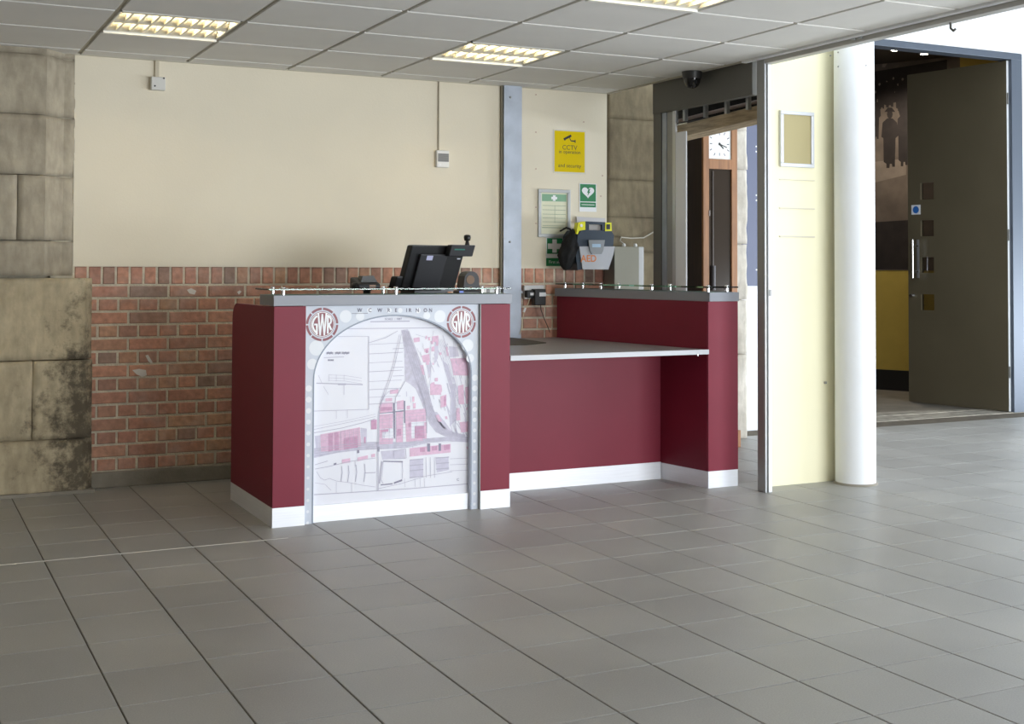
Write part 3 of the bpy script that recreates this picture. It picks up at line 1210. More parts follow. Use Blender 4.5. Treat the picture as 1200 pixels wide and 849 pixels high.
pink = [z6((80, 228), (260, 195), (262, 372), (85, 382)), z6((262, 195), (438, 162), (450, 332), (262, 372)), z5((50, 225), (200, 215), (200, 325), (45, 345)), z5((45, 362), (205, 350), (202, 520), (45, 530)),
        z5((45, 640), (205, 640), (205, 700), (45, 715)), z5((45, 535), (80, 535), (80, 640), (45, 640)), z5((240, 332), (325, 322), (320, 690), (240, 690)), z5((350, 312), (590, 290), (590, 440), (350, 450)), z5((350, 450), (420, 450), (420, 670), (360, 680)),
        z5((570, 450), (600, 450), (600, 640), (570, 650)), z5((250, 205), (330, 190), (330, 300), (250, 305)), z5((170, 72), (270, 62), (265, 112), (170, 120)), z5((115, 172), (195, 165), (195, 203), (115, 208)),
        z5((640, 0), (765, 10), (770, 130), (640, 132)), z5((760, 150), (830, 125), (830, 265), (765, 280)), z5((965, 25), (1030, 10), (1040, 240), (975, 240)), z5((1050, 40), (1100, 30), (1100, 230), (1060, 235)),
        z5((945, 285), (985, 285), (995, 430), (945, 430)), z5((985, 450), (1100, 440), (1100, 560), (1000, 572)), z7((400, 55), (880, 5), (880, 105), (400, 155)), z4((875, 405), (1060, 398), (1100, 605), (915, 600)),
        z4((445, 165), (515, 155), (520, 205), (450, 215)), z4((660, 145), (735, 135), (740, 205), (665, 215)), z4((570, 290), (630, 280), (620, 330), (575, 330)), z4((540, 370), (630, 350), (640, 440), (560, 450)),
        z4((655, 270), (690, 260), (690, 320), (655, 320)), z4((520, 480), (560, 480), (580, 600), (545, 590)), z4((650, 690), (690, 680), (700, 740), (660, 740)), z4((640, 745), (775, 720), (775, 800), (640, 800)),
        z6((275, 455), (350, 442), (350, 480), (275, 492)), z6((415, 437), (510, 415), (510, 450), (415, 470)), z6((540, 407), (575, 400), (575, 430), (540, 436)), z4((970, 740), (1020, 730), (1020, 800), (970, 800)), z7((1065, 40), (1105, 30), (1105, 75), (1075, 70)),
        z5((700, 370), (740, 360), (780, 440), (740, 450)), z5((370, 640), (560, 640), (560, 670), (370, 680)), z5((430, 150), (455, 150), (455, 210), (430, 210)), z5((440, 230), (470, 225), (470, 290), (440, 290)), z5((365, 260), (405, 255), (405, 300), (365, 300))]
random.seed(11)
for k in range(46):
    x, y = random.uniform(486, 549), random.uniform(392, 505)
    if x < 491 + (y - 392) * .27 or (x > 524 and y < 420) or x > 549.5:
        continue
    a_, b_ = random.uniform(1.2, 3.6), random.uniform(2, 6)
    sk = random.uniform(-.8, .8)
    pink.append([(x, y), (x + a_, y - .3), (x + a_ + sk, y + b_), (x + sk, y + b_)])
polys('building_print', pink, C_pink, 1)
rnd_pale = []
for k in range(60):
    x, y = random.uniform(492, 550), random.uniform(390, 508)
    if x < 493 + (y - 392) * .27 or (x > 524 and y < 418):
        continue
    L_ = random.uniform(8, 26)
    sl = random.uniform(.25, .5)
    rnd_pale.append([(x, y), (x + random.uniform(.6, 1.8), y), (min(551, x + L_ * sl + .8), min(511, y + L_)), (min(550.5, x + L_ * sl), min(511, y + L_))])
for k in range(26):
    x, y = random.uniform(445, 490), random.uniform(458, 517)
    rnd_pale.append([(x, y), (x + .9, y), (x + 1.2, y + random.uniform(4, 12)), (x + .3, y + 6)])
polys('track_tone', rnd_pale, C_pale, 0)
dpink = [z6((150, 222), (192, 214), (192, 378), (152, 385)), z6((205, 212), (245, 205), (247, 368), (208, 376)), z6((290, 262), (415, 240), (418, 345), (292, 368)), z6((538, 98), (590, 92), (590, 180), (538, 182)), z6((475, 250), (490, 250), (490, 310), (475, 310)),
         z5((460, 495), (570, 490), (575, 640), (460, 640)), z5((60, 275), (195, 268), (195, 310), (60, 318)), z5((60, 540), (150, 530), (150, 560), (60, 570)), z5((255, 530), (300, 530), (300, 610), (250, 610)), z7((520, 50), (580, 45), (580, 95), (520, 100)),
         z7((660, 35), (720, 30), (720, 80), (660, 85)), z7((800, 20), (870, 12), (870, 70), (800, 80)), z5((800, 150), (825, 145), (825, 250), (800, 260)), z5((385, 460), (415, 455), (415, 510), (385, 510)), z4((590, 300), (615, 300), (615, 340), (590, 340))]
polys('building_shade', dpink, C_dpink, 2)
dark = [z7((605, 0), (640, 0), (640, 95), (605, 95)), z7((738, 0), (768, 0), (768, 86), (738, 86)), z5((205, 225), (230, 225), (230, 640), (215, 640)), z5((330, 200), (348, 200), (348, 460), (335, 460)), z5((45, 345), (330, 310), (330, 325), (45, 352)),
        z7((90, 202), (320, 207), (320, 222), (90, 215)), z7((215, 455), (310, 420), (315, 440), (215, 475)), z7((60, 480), (200, 465), (200, 480), (60, 492)), z6((412, 370), (432, 368), (432, 395), (412, 397)), z6((598, 340), (614, 340), (614, 382), (598, 382)),
        z7((1085, 403), (1115, 403), (1115, 422), (1085, 422)), z6((200, 490), (225, 483), (225, 498), (200, 505))]
polys('dark_print', dark, C_mid, 2)
mb = MB()


def ln(pts, wpx=0.8, q=None):
    mb.stroke([uv(px, py, YM) for px, py in pts], wpx * .85 / 222, LY[3])


ln([(392, 385.5), (553, 384.2)], 0.9)
ln([(368, 580), (410, 577.5), (480, 573), (552, 567)], 1.0)
ln([(432, 394.5), (432, 480)], 0.8)
ln([(396, 394.5), (432, 394.5)], 0.5)
ln([(368, 482), (432, 480)], 0.7)
ln([(370.5, 449.3), (425, 451)], 1.2)
ln([(396, 450.5), (405, 450.6)], 2.2)
for y in (439.5, 443, 446):
    ln([(385, y), (404, y + .8), (424, y + 4)], 0.35)
for x in (385.5, 394, 403):
    ln([(x, 439.5), (x, 447)], 0.35)
ln([(373, 440), (377, 449)], .4)
ln([(379, 453), (385, 463)], .4)
ln([(403, 452), (403, 463)], .5)
ln([(379.5, 419.4), (403, 418.4)], 0.7)
ln([(434, 377.3), (480, 376.6)], 1.2)
for k, y in enumerate((404, 415, 425.5, 436, 447.5, 457, 466, 474)):
    ln([(432.5, y), (452, y - 1), (472.5 - k * .5, y - 2)], 0.7 if k % 2 else 0.5)
for y in (409, 431, 441):
    ln([(460, y), (473, y - .6)], .7)
for k in range(2):
    o_ = k * 2.2
    ln([(468 + o_, 392), (461 + o_, 425), (455 + o_, 446), (446 + o_ * .8, 470), (443 + o_ * .6, 485), (442 + o_ * .6, 520), (442 + o_ * .6, 575)], 0.5)
ln([(432, 402), (452, 396), (466, 388)], 0.6)
ln([(474.5, 447), (470, 455), (463.5, 466), (462, 480)], .9)
ln([(466, 456), (454, 460), (448, 468), (444, 478)], .6)
for d in range(6):
    ln([(471 + d * 1.6, 388), (477 + d * 2.2, 412), (484 + d * 2.6, 436), (492 + d * 2, 458), (499 + d * 1.6, 480), (506 + d * 2, 497), (516 + d * 2, 508 - d * .6), (545, 513 - d * .6)], 0.45)
ln([(490, 450), (497, 470), (500, 487), (500, 508)], 1.0)
for d in range(4):
    ln([(368, 526 + d * 3), (400, 521.5 + d * 2.6), (440, 518.4 + d * 2.4), (478, 518.5 + d * 2), (505, 514 + d * 1.5), (552, 512 + d * 1.6)], 0.5)
ln([(368, 503.5), (400, 497), (440, 488.5)], .5)
ln([(368, 507.5), (400, 502), (424, 496), (440, 491)], .8)
ln([(368, 500), (405, 493.5), (440, 485.5)], .35)
ln([(394, 482), (394, 491)], .4)
ln([(407, 481), (407, 490)], .4)
for d in range(9):
    ln([(376, 511 + d * 2.1), (424, 502.4 + d * 2.4)], .25)
for d in range(5):
    ln([(399 + d * 5, 505.5 - d), (400 + d * 5, 527 - d)], .3)
for d in range(8):
    ln([(444, 488 + d * 4), (500, 483 + d * 4)], .28)
for d in range(7):
    ln([(448 + d * 8, 486), (448 + d * 8, 518)], .28)
# streets of terraces
for k, y in enumerate((538.5, 545, 551, 559)):
    ln([(480, y + 1), (496, y - .5)], 1.2)
for k, y in enumerate((536.5, 543, 549.5)):
    ln([(511, y + .6), (526, y - .6)], 1.2)
for y in (538, 545, 552):
    ln([(527, y), (551, y - 1)], .5)
for x in (499, 504, 509):
    ln([(x, 536), (x + .5, 560)], .5)
ln([(443, 573), (470, 567), (500, 558), (530, 553)], .6)
# fields lower left
ln([(369, 550), (385, 547), (410, 541), (440, 537)], .7)
ln([(369, 545), (384, 540.5)], .7)
ln([(371, 553), (375, 560), (380, 563), (386, 561), (394, 564), (410, 566), (425, 569), (440, 571)], .5)
ln([(369, 566), (381, 568), (388, 575)], .4)
for x in (400, 408, 417, 427):
    ln([(x, 546.5 - (x - 400) * .1), (x + 1, 554), (x - .6, 565)], .9)
ln([(427, 554.6), (440, 554)], .9)
ln([(394, 565), (394, 578)], .4)
ln([(412, 567), (412, 577)], .4)
ln([(416, 541), (416, 547)], .5)
ln([(447.5, 541), (446, 552), (444.5, 567)], 1.6)
ln([(449, 541), (447.8, 553), (446.5, 563), (449, 567)], .6)
ln([(471, 541), (472, 552), (471, 563)], .5)
ln([(461, 529), (475, 526), (476, 537), (462, 538), (461, 529)], .7)
for x in (474, 486, 492, 497):
    ln([(x, 561), (x + .6, 571)], .4)
random.seed(3)
for k in range(70):
    x, y = random.uniform(486, 546), random.uniform(398, 508)
    a = random.uniform(.9, 1.3)
    L_ = random.uniform(2, 7)
    if x > 489 + (y - 415) * .28:
        ln([(x, y), (x + L_ * math.cos(a) * .5, y + L_ * math.sin(a))], random.choice((.3, .45, .6)))
for d in range(5):
    ln([(513 + d * 1.5, 398), (519 + d * 2, 420), (527 + d * 2, 446), (531 + d * 1.5, 470), (530 + d, 498), (536, 512)], .3)
ln([(508, 388), (504, 410), (505, 440), (502, 455)], .35)
ln([(487, 392), (500, 396), (505, 395)], .4)
ln([(533, 400), (533, 420)], .4)
ln([(531.5, 400), (531.5, 420)], .3)
mb.build('line_print', C_line, t, flat=True)
mb = MB()
x, z = uv(461, 374.2, YM)
add_text(mb, 'SCALE  :  1887', x, z, LY[3], 0.015, 1.0)
x, z = uv(536.5, 562.5, YM)
add_text(mb, 'C', x, z, LY[3], 0.019)
for k in range(24):                # illegible engraved caption in the inset
    px = 383 + k * 1.12
    if k in (7, 8, 15):
        continue
    x, z = uv(px, 414.3 - (0.5 if k % 3 else 0), YM)
    mb.sheet([(x - .0019, z - .005), (x + .0014, z - .005), (x + .0019, z + .005), (x - .001, z + .006)], LY[3])
for k in range(6):
    x, z = uv(384.5 + k * 1.2, 422.3, YM)
    mb.sheet([(x - .0019, z - .004), (x + .0016, z - .004), (x + .0019, z + .004), (x - .001, z + .004)], LY[3])
mb.build('caption_print', C_mid, t, flat=True)
# white foot board under the map
MB().box(AXc - Aa + .002, AXc + Aa - .002, YM - .012, YM - .002, 0.0, 0.083, .001).build('foot_board', M_kick, t)

# ------------------------------------------------------------------ partition line: rail, post, header, jamb
rl = MB().box(4.408, 4.470, -3.2, 5.80, 2.412, 2.52, .003).build('trim_1', mat('pale_grey_rail', (186, 184, 178), .45, metal=.1))
tag(rl, 'grey overhead rail along the open edge of the ceiling', 'rail', kind='structure')
mb = MB()
for dx in (0, 0.05):
    mb.box(4.396, 4.409, 4.93 + dx, 4.955 + dx, 2.425, 2.462, .002)
mb.build('rail_clip', M_alu, rl)
p = atX(1114, 27, 4.44)
MB().tube([(4.44, p.y, 2.415), (4.44, p.y, 2.385), (4.44, p.y - .018, 2.37), (4.44, p.y - .03, 2.378)], .006, 8).build('hook', M_darkgrey, rl)
o = MB().box(4.408, 4.60, -3.2, 5.80, 2.53, 4.6).build('wall_bulkhead', M_white)
tag(o, 'white bulkhead wall above the overhead rail', 'wall', kind='structure')

t = thing('door_post', 'slim grey aluminium post with track groove beside the yellow panel', 'post', (4.455, 5.82, 0))
MB().box(4.404, 4.421, 5.736, 5.80, 0.0, 2.50, .002).build('post_body', M_midgrey, t)
MB().box(4.406, 4.413, 5.730, 5.7355, 0.0, 2.41, .001).build('bright_bead', M_alu, t)
MB().box(4.4215, 4.432, 5.748, 5.80, 0.0, 2.41).build('track', M_darkgrey, t)
MB().box(4.4325, 4.456, 5.735, 5.80, 0.0, 2.41, .002).build('track_reflection', M_white, t)  # white paint stands in for the aluminium track's reflection
MB().box(4.436, 4.450, 5.732, 5.7348, 1.10, 1.135).build('keep_plate', M_midgrey, t)

hd = MB().box(4.425, 4.47, 5.87, 6.925, 2.252, 2.75).build('trim_2', M_darkgrey)
tag(hd, 'dark grey header panel above the side doorway', 'header', kind='structure')
jb = MB().box(4.43, 4.47, 6.835, 6.925, 0, 2.2515).build('trim_3', M_darkgrey)
tag(jb, 'dark grey door jamb beside the rough stone pier', 'jamb', kind='structure')
MB().box(4.436, 4.449, 6.785, 6.834, 0, 2.2515, .003).build('steel_channel', M_galv, jb)
MB().box(4.44, 4.450, 6.715, 6.784, 0, 2.2515, .003).build('grey_channel', M_midgrey, jb)
MB().box(4.436, 4.449, 6.678, 6.714, 0, 2.2515, .003).build('aluminium_channel', M_alu, jb)
MB().box(4.436, 4.446, 6.562, 6.677, 0, 2.11, .002).build('white_lining', mat('blue_white_lining', (240, 244, 252), .4), jb)

t = thing('timber_lintel', 'old weathered timber beam hung on steel straps below the header', 'beam', (4.67, 6.6, 2.1))
mb = MB().box(4.60, 4.75, 5.9, 7.08, -0.04, 0.04, .006)
for v in mb.v:
    v.z += 2.163 - 0.045 * (v.y - 6.5)
mb.build('beam', M_timber, t)
for (px, py) in ((791, 133), (802, 132), (826, 127), (851, 121), (876, 115)):
    q = atX(px, py, 4.58)
    MB().box(4.575, 4.599, q.y - .012, q.y + .012, 2.203, 2.30).build('strap', M_alu, t)
MB().box(4.66, 4.70, 5.9, 7.10, 2.215, 2.40).build('backing_board', mat('black_board', (20, 18, 17), .8), t)
MB().tube([(4.63, 5.95, 2.255), (4.63, 6.6, 2.235), (4.63, 7.05, 2.215)], 0.012, 10).build('pipe', mat('pink_grey_pipe', (150, 132, 126), .5), t)

t = thing('dome_camera', 'dark smoked dome security camera under the ceiling edge', 'camera', (4.345, 6.36, ZC - .11))
MB().lathe((4.345, 6.36, 0), [(0.062, ZC - .001), (0.060, ZC - .02), (0.056, ZC - .045)], 28).build('housing', mat('charcoal_plastic', (46, 45, 43), .45), t)
MB().lathe((4.345, 6.36, 0), [(0.052, ZC - .045), (0.049, ZC - .065), (0.040, ZC - .085), (0.025, ZC - .098), (0.006, ZC - .103)], 28).build('dome', mat('smoked_plastic', (30, 29, 29), .12), t)
MB().lathe((4.335, 6.311, ZC - .07), [(0.012, 0), (0.012, -.006)], 12, 'y').build('lens', M_black, t)

# ------------------------------------------------------------------ yellow panel and column
pts = [(4.50, 5.882), (5.16, 5.882), (5.16, 5.922), (4.50, 5.922)]
yp = MB().prism_z(pts, 0.0, 4.4).build('wall_yellow', M_yellowwall)
for pg in yp.data.polygons:
    pg.use_smooth = False
tag(yp, 'pale yellow wall panel between the aluminium post and the white column', 'wall', kind='structure')
MB().box(4.95, 4.963, 5.872, 5.882, 0.575, 0.588).build('stud', M_midgrey, yp)

a, b = atY(915.5, 129, 5.86), atY(955, 197, 5.86)
t = thing('notice_frame', 'empty silver snap frame with tan insert on the yellow wall', 'frame', ((a.x + b.x) / 2, 5.87, b.z))
fw = .022
mb = MB()
mb.box(a.x, b.x, 5.862, 5.8815, a.z - fw, a.z, .003)
mb.box(a.x, b.x, 5.862, 5.8815, b.z, b.z + fw, .003)
mb.box(a.x, a.x + fw, 5.862, 5.8815, b.z + fw, a.z - fw, .003)
mb.box(b.x - fw, b.x, 5.862, 5.8815, b.z + fw, a.z - fw, .003)
mb.build('frame', mat('silver_frame', (214, 216, 220), .35, metal=.5), t)
MB().box(a.x + fw, b.x - fw, 5.872, 5.88, b.z + fw, a.z - fw).build('insert', mat('tan_card', (176, 164, 120), .6), t)
M_clear = mat('pale_strip', (214, 206, 190), .3)
for py, lb in ((211, 'pale strip on the yellow wall just under the notice frame'), (244.5, 'pale strip on the yellow wall, middle of three'), (277.5, 'pale strip on the yellow wall, lowest of three')):
    a, b = atY(914.5, py - 1.2, 5.87), atY(955.5, py + 1.2, 5.87)
    o = MB().box(a.x, b.x, 5.874, 5.8815, b.z, a.z, .001).build('wall_strip', M_clear)
    tag(o, lb, 'strip', 'pale strips on the yellow wall')

t = thing('round_column', 'round white painted steel column standing at the yellow panel', 'column', (5.08, 5.76, 0))
MB().lathe((5.08, 5.76, 0), [(0.116, 0.0), (0.116, 4.5)], 48).build('shaft', M_white, t)
MB().lathe((5.08, 5.76, 0), [(0.126, 0.0), (0.124, 0.008), (0.117, 0.012)], 40).build('sealant_ring', M_screed, t)
for (px, py) in ((988, 62), (997, 58), (997, 75), (1014, 77)):
    q = atY(px, py, 5.65)
    dx = q.x - 5.08
    MB().lathe((q.x, 5.76 - math.sqrt(max(0, .116 ** 2 - dx * dx)) - .004, q.z), [(0.004, 0), (0.004, .006)], 8, 'y').build('screw', M_midgrey, t)

# ------------------------------------------------------------------ lobby beyond: clock, pier, north wall
sq = MB().box(5.31, 5.67, 7.66, 7.955, 0, 3.2).build('wall_pier_lobby', M_mortar)
tag(sq, 'pale limestone pier behind the tall clock', 'stone pier', kind='structure')
zs = [3.2, 2.6, 2.27, 1.98, 1.43, 1.02, 0.62, 0.0]
for k in range(7):
    relief_block('stone_block', [(5.30, 7.58), (5.65, 7.58), (5.68, 7.60)], zs[k + 1] + .002, zs[k] - .002, 0.012, 120 + 3.3 * k, M_stonepale, sq)

cx0, cx1, cyf, cyb = 5.047, 5.335, 7.25, 7.45
t = thing('longcase_clock', 'tall wooden longcase clock with square white dial seen through the doorway', 'clock', ((cx0 + cx1) / 2, 7.35, 0))
MB().box(cx0, cx0 + .02, cyf + .02, cyb, 0.12, 2.30).build('side_panel', M_darkwood, t)
MB().box(cx1 - .02, cx1, cyf + .02, cyb, 0.12, 2.30).build('side_panel', M_darkwood, t)
MB().box(cx0 + .02, cx1 - .02, cyb - .015, cyb, 0.12, 2.30).build('back_panel', M_darkwood, t)
MB().box(cx0 - .02, cx1 + .02, cyf - .01, cyb, 0.0, 0.12, .004).build('plinth', M_wood, t)
MB().box(cx0 - .02, cx1 + .02, cyf - .015, cyb, 2.30, 2.345, .006).build('cornice', M_wood, t)
mb = MB()
st_ = .048
mb.box(cx0, cx0 + st_, cyf, cyf + .02, 0.12, 2.30, .002)
mb.box(cx1 - st_, cx1, cyf, cyf + .02, 0.12, 2.30, .002)
for z0, z1 in ((2.235, 2.30), (1.945, 2.015), (0.12, 0.70)):
    mb.box(cx0 + st_, cx1 - st_, cyf, cyf + .02, z0, z1)
mb.build('front_frame', M_wood, t)
MB().box(cx0 + st_ - .004, cx0 + st_ + .008, cyf - .003, cyf, 1.615, 1.655).build('lock_plate', mat('grey_brass', (104, 96, 92), .4, metal=.6), t)
dl = MB().box(cx0 + st_, cx1 - st_, cyf + .012, cyf + .018, 2.015, 2.235).build('dial', mat('dial_white', (240, 242, 240), .4), t)
mc = ((cx0 + cx1) / 2, 2.122)
mb = MB()
for k in range(12):
    a = math.radians(30 * k)
    d_ = (math.sin(a), math.cos(a))
    s_ = .082 / max(abs(d_[0]), abs(d_[1]))
    s_ = min(s_, .098)
    r0 = s_ - .020
    mb.stroke([(mc[0] + d_[0] * r0, mc[1] + d_[1] * r0), (mc[0] + d_[0] * s_, mc[1] + d_[1] * s_)], .006, cyf + .0115)
mb.build('hour_marks', M_ink, dl, flat=True)
mb = MB()
mb.stroke([mc, (mc[0] + .062, mc[1] - .022)], .007, cyf + .0108)
mb.stroke([mc, (mc[0] + .034, mc[1] - .032)], .010, cyf + .0108)
mb.disc(mc[0], mc[1], .010, cyf + .0105, 14)
mb.build('hands', M_black, dl, flat=True)
MB().box(cx0 + st_, cx1 - st_, cyf + .014, cyf + .018, 0.70, 1.945).build('door_glass', mat('dark_glass', (60, 51, 43), .15, spec=.12), t)
MB().tube([(cx0 + .085, cyf + .010, 1.93), (cx0 + .085, cyf + .010, 1.27)], .006, 8).build('pendulum_rod', mat('dull_steel', (84, 78, 74), .4, metal=.5), t)
MB().lathe((cx0 + .085, cyf + .008, 1.10), [(0.02, 0), (0.02, .17)], 14).build('pendulum_bob', mat('dull_bob', (62, 60, 62), .4, metal=.5), t)

NY = 7.97
wn = MB()
wn.box(4.95, 7.0, NY, NY + .25, 0, 4.6)
wn.box(8.93, 12.2, NY, NY + .25, 0, 4.6)
wn.box(7.0, 8.93, NY, NY + .25, 3.155, 4.6)
o = MB().box(4.60, 12.4, -3.4, NY + .25, 4.6, 4.7).build('ceiling_lobby', M_white)
tag(o, 'high white lobby ceiling', 'ceiling', kind='structure')
wn = wn.build('wall_lobby_north', M_white)
tag(wn, 'white lobby wall around the big open door', 'wall', kind='structure')
a = MB().box(5.90, 6.75, NY - .02, NY - .001, 1.115, 2.412).build('display_board', mat('slate_blue_print', (96, 102, 126), .5))
tag(a, 'slate blue display board on the white wall past the clock', 'display board')
mb = MB()
for z in (2.20, 2.16, 1.24, 1.82, 1.78):
    mb.disc(6.03, z, .007, NY - .0206, 8)
mb.build('pale_marks', M_whiteprint, a, flat=True)

fr = MB()
fr.box(7.0, 8.93, NY - .012, NY + .12, 3.094, 3.15, .003)
fr.box(8.80, 8.93, NY - .012, NY + .12, 0, 3.094, .003)
fr.box(7.0, 7.07, NY - .012, NY + .12, 0, 3.094, .003)
fr = fr.build('door_frame', mat('slate_grey_frame', (84, 92, 104), .45, metal=.3))
tag(fr, 'slate grey steel frame around the tall open door', 'door frame', kind='structure')
hx, hy = 8.775, 7.995
ex, ey = 8.610, 9.026
dv = Vector((ex - hx, ey - hy, 0))
LW = dv.length
dv.normalize()
nv_ = Vector((-dv.y, dv.x, 0))      # towards the viewer's side of the leaf
if nv_.x > 0:
    nv_ = -nv_
M_sunlit_edge = mat('sunlit_edge_white', (240, 243, 246), .4)
M_leaf = mat('bronze_grey_laminate', (96, 88, 70), .35, var=.06, vscale=1.5)
t = thing('door_leaf', 'tall bronze grey door leaf standing open with four small square panes', 'door', (hx, hy, 0.008))


def lpt(u, off, z):
    q = Vector((hx, hy, 0)) + dv * u + nv_ * off
    return Vector((q.x, q.y, z))


def lbox(mb, u0, u1, o0, o1, z0, z1):
    vs = [lpt(u, o_, z) for z in (z0, z1) for o_ in (o0, o1) for u in (u0, u1)]
    return mb.add(vs, [(0, 2, 3, 1), (4, 5, 7, 6), (0, 1, 5, 4), (2, 6, 7, 3), (0, 4, 6, 2), (1, 3, 7, 5)])


def lhit(px, py):
    d = ray(px, py)
    den = d.x * nv_.x + d.y * nv_.y
    k = ((hx - CAM.x) * nv_.x + (hy - CAM.y) * nv_.y) / den
    q = CAM + d * k
    return (q - Vector((hx, hy, 0))).xy.dot(dv.xy), q.z


ua, ub = lhit(1094, 220)[0], lhit(1078.5, 220)[0]
zw = [(lhit(1085, y0)[1], lhit(1085, y1)[1]) for y0, y1 in ((214, 234), (258, 277), (301.5, 320), (345, 364))]
mb = MB()
H_ = 3.086
lbox(mb, 0, ua, -.045, 0, .008, H_)
lbox(MB(), -.005, -.0005, -.045, 0, .008, H_).build('sunlit_edge', M_sunlit_edge, t)  # near-white strip paints sunlight on the leaf's hinge edge
lbox(mb, ub, LW, -.045, 0, .008, H_)
zz = [H_] + [v for p_ in zw for v in p_] + [.008]
for k in range(0, len(zz), 2):
    lbox(mb, ua, ub, -.045, 0, zz[k + 1], zz[k])
mb.build('leaf', M_leaf, t)
M_pane = glass_mat('vision_pane', (150, 150, 150))
for z1, z0 in zw:
    lbox(MB(), ua, ub, -.026, -.020, z0, z1).build('pane', M_pane, t)
uh, zh0 = lhit(1077, 281)
zh1 = lhit(1077, 326)[1]
uh = lhit(1076, 300)[0]
mb = MB().tube([lpt(uh, .085, zh0), lpt(uh, .085, zh1)], .013, 12)
for z in (zh0 - .06, zh1 + .06):
    mb.tube([lpt(uh, 0, z), lpt(uh, .085, z)], .010, 10)
hn = mb.build('pull_handle', M_chrome, t)
lbox(MB(), uh - .012, uh + .012, 0.0005, .006, zh1, zh0).build('backplate', M_alu, hn)
u_, z_ = lhit(1073.5, 246)
sg = lbox(MB(), u_ - .05, u_ + .05, .0005, .003, z_ - .045, z_ + .045).build('safety_sign', M_whiteprint, t)
mb = MB()
mb.add([lpt(u_ + .034 * math.cos(a * .314), .0036, z_ + .034 * math.sin(a * .314)) for a in range(20)], [tuple(range(20))])
mb.build('blue_disc', mat('sign_blue', (48, 110, 190), .4), sg, flat=True)
u_, z_ = lhit(1070, 346.5)
MB().tube([lpt(u_, 0, z_), lpt(u_, .035, z_)], [.022, .016], 12).build('thumb_turn', M_chrome, t)
for z in (.35, 1.55, 2.75):
    MB().tube([lpt(-.012, .0, z - .05), lpt(-.012, .0, z + .05)], .006, 10).build('hinge', M_darkgrey, t)

# dim room beyond the door
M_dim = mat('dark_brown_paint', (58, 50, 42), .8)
o = MB().box(6.6, 10.6, NY + .25, 11.6, -.1, 0.0).build('floor_inner_room', mat('worn_concrete', (118, 112, 102), .7, var=.15, vscale=4))
tag(o, 'dull concrete floor of the dim room beyond the door', 'floor', kind='structure')
o = MB().box(7.0, 8.93, NY - .01, NY + .25, -.1, 0.002).build('floor_threshold', mat('rough_threshold', (150, 144, 132), .9, var=.25, vscale=12, bump=.6, bscale=20))
tag(o, 'rough pale concrete threshold strip in the tall doorway', 'threshold', kind='structure')
MB().prism_z([(7.0, NY + .25), (7.2, 8.5), (7.9, 8.42), (8.5, 8.3), (8.75, NY + .25)], 0.0, .006).build('broken_edge', MATS['rough_threshold'], o)
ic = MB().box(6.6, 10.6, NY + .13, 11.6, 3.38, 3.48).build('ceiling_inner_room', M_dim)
tag(ic, 'dark ceiling of the dim room with small downlights', 'ceiling', kind='structure')
M_down = emit('downlight_glow', (255, 240, 214), 15.0)
for (px, py, en), lb in (((1049, 57.5, 70), 'small round downlight in the dark ceiling, nearer the white column'), ((1083, 62, 3), 'small round downlight in the dark ceiling, nearer the door leaf')):
    q = atZ(px, py, 3.38)
    d_ = thing('downlight', lb, 'ceiling light', (q.x, q.y, 3.366), 'downlights in the dim room')
    MB().lathe((q.x, q.y, 0), [(0.055, 3.3795), (0.055, 3.373), (0.042, 3.368)], 20).build('bezel', M_alu, d_)
    MB().lathe((q.x, q.y, 0), [(0.038, 3.368), (0.036, 3.366)], 20).build('lamp', M_down, d_)
    pl_ = bpy.data.lights.new('downlight_bulb', 'SPOT')
    pl_.energy, pl_.color, pl_.spot_size, pl_.spot_blend, pl_.shadow_soft_size = en, (1, .9, .75), math.radians(150), .6, .04
    po = bpy.data.objects.new('downlight_bulb', pl_)
    COL.objects.link(po)
    po.parent = d_
    po.location = (0, 0, -.01)
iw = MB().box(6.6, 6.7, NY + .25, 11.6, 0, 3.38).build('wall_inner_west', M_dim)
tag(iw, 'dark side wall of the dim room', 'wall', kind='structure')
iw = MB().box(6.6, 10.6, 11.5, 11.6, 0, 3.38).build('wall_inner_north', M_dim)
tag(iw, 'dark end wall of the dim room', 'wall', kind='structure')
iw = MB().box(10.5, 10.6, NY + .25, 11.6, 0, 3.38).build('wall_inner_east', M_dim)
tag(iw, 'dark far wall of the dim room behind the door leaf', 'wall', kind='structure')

W0 = Vector((9.164, 10.098, 0))
WD = Vector((0.446, -0.895, 0)).normalized()
WN = Vector((-0.895, -0.446, 0)).normalized()


def wpt(u, off, z):
    q = W0 + WD * u + WN * off
    return Vector((q.x, q.y, z))


def wbox(mb, u0, u1, o0, o1, z0, z1):
    vs = [wpt(u, o_, z) for z in (z0, z1) for o_ in (o0, o1) for u in (u0, u1)]
    return mb.add(vs, [(0, 2, 3, 1), (4, 5, 7, 6), (0, 1, 5, 4), (2, 6, 7, 3), (0, 4, 6, 2), (1, 3, 7, 5)])


dw = wbox(MB(), -1.5, 1.9, -.1, 0, 0, 3.379).build('wall_mural', M_ochre)
tag(dw, 'ochre wall carrying a large sepia crowd photograph', 'wall', kind='structure')
wbox(MB(), -1.5, 1.9, .0005, .015, 0, .208).build('skirting', mat('black_skirting', (32, 30, 30), .5), dw)
M_sep0 = mat('sepia_mid', (112, 99, 88), .7, var=.2, vscale=5)
M_sep1 = mat('sepia_light', (140, 126, 113), .7, var=.1, vscale=8)
M_sep2 = mat('sepia_dark', (46, 38, 35), .7, var=.2, vscale=9)
mu = thing('mural_photograph', 'large sepia photograph mural of a walking crowd above the ochre dado', 'mural', tuple(wpt(0, .004, 1.232)))
wbox(MB(), -1.5, .8975, .0005, .004, 1.232, 3.3785).build('print_ground', M_sep0, mu)


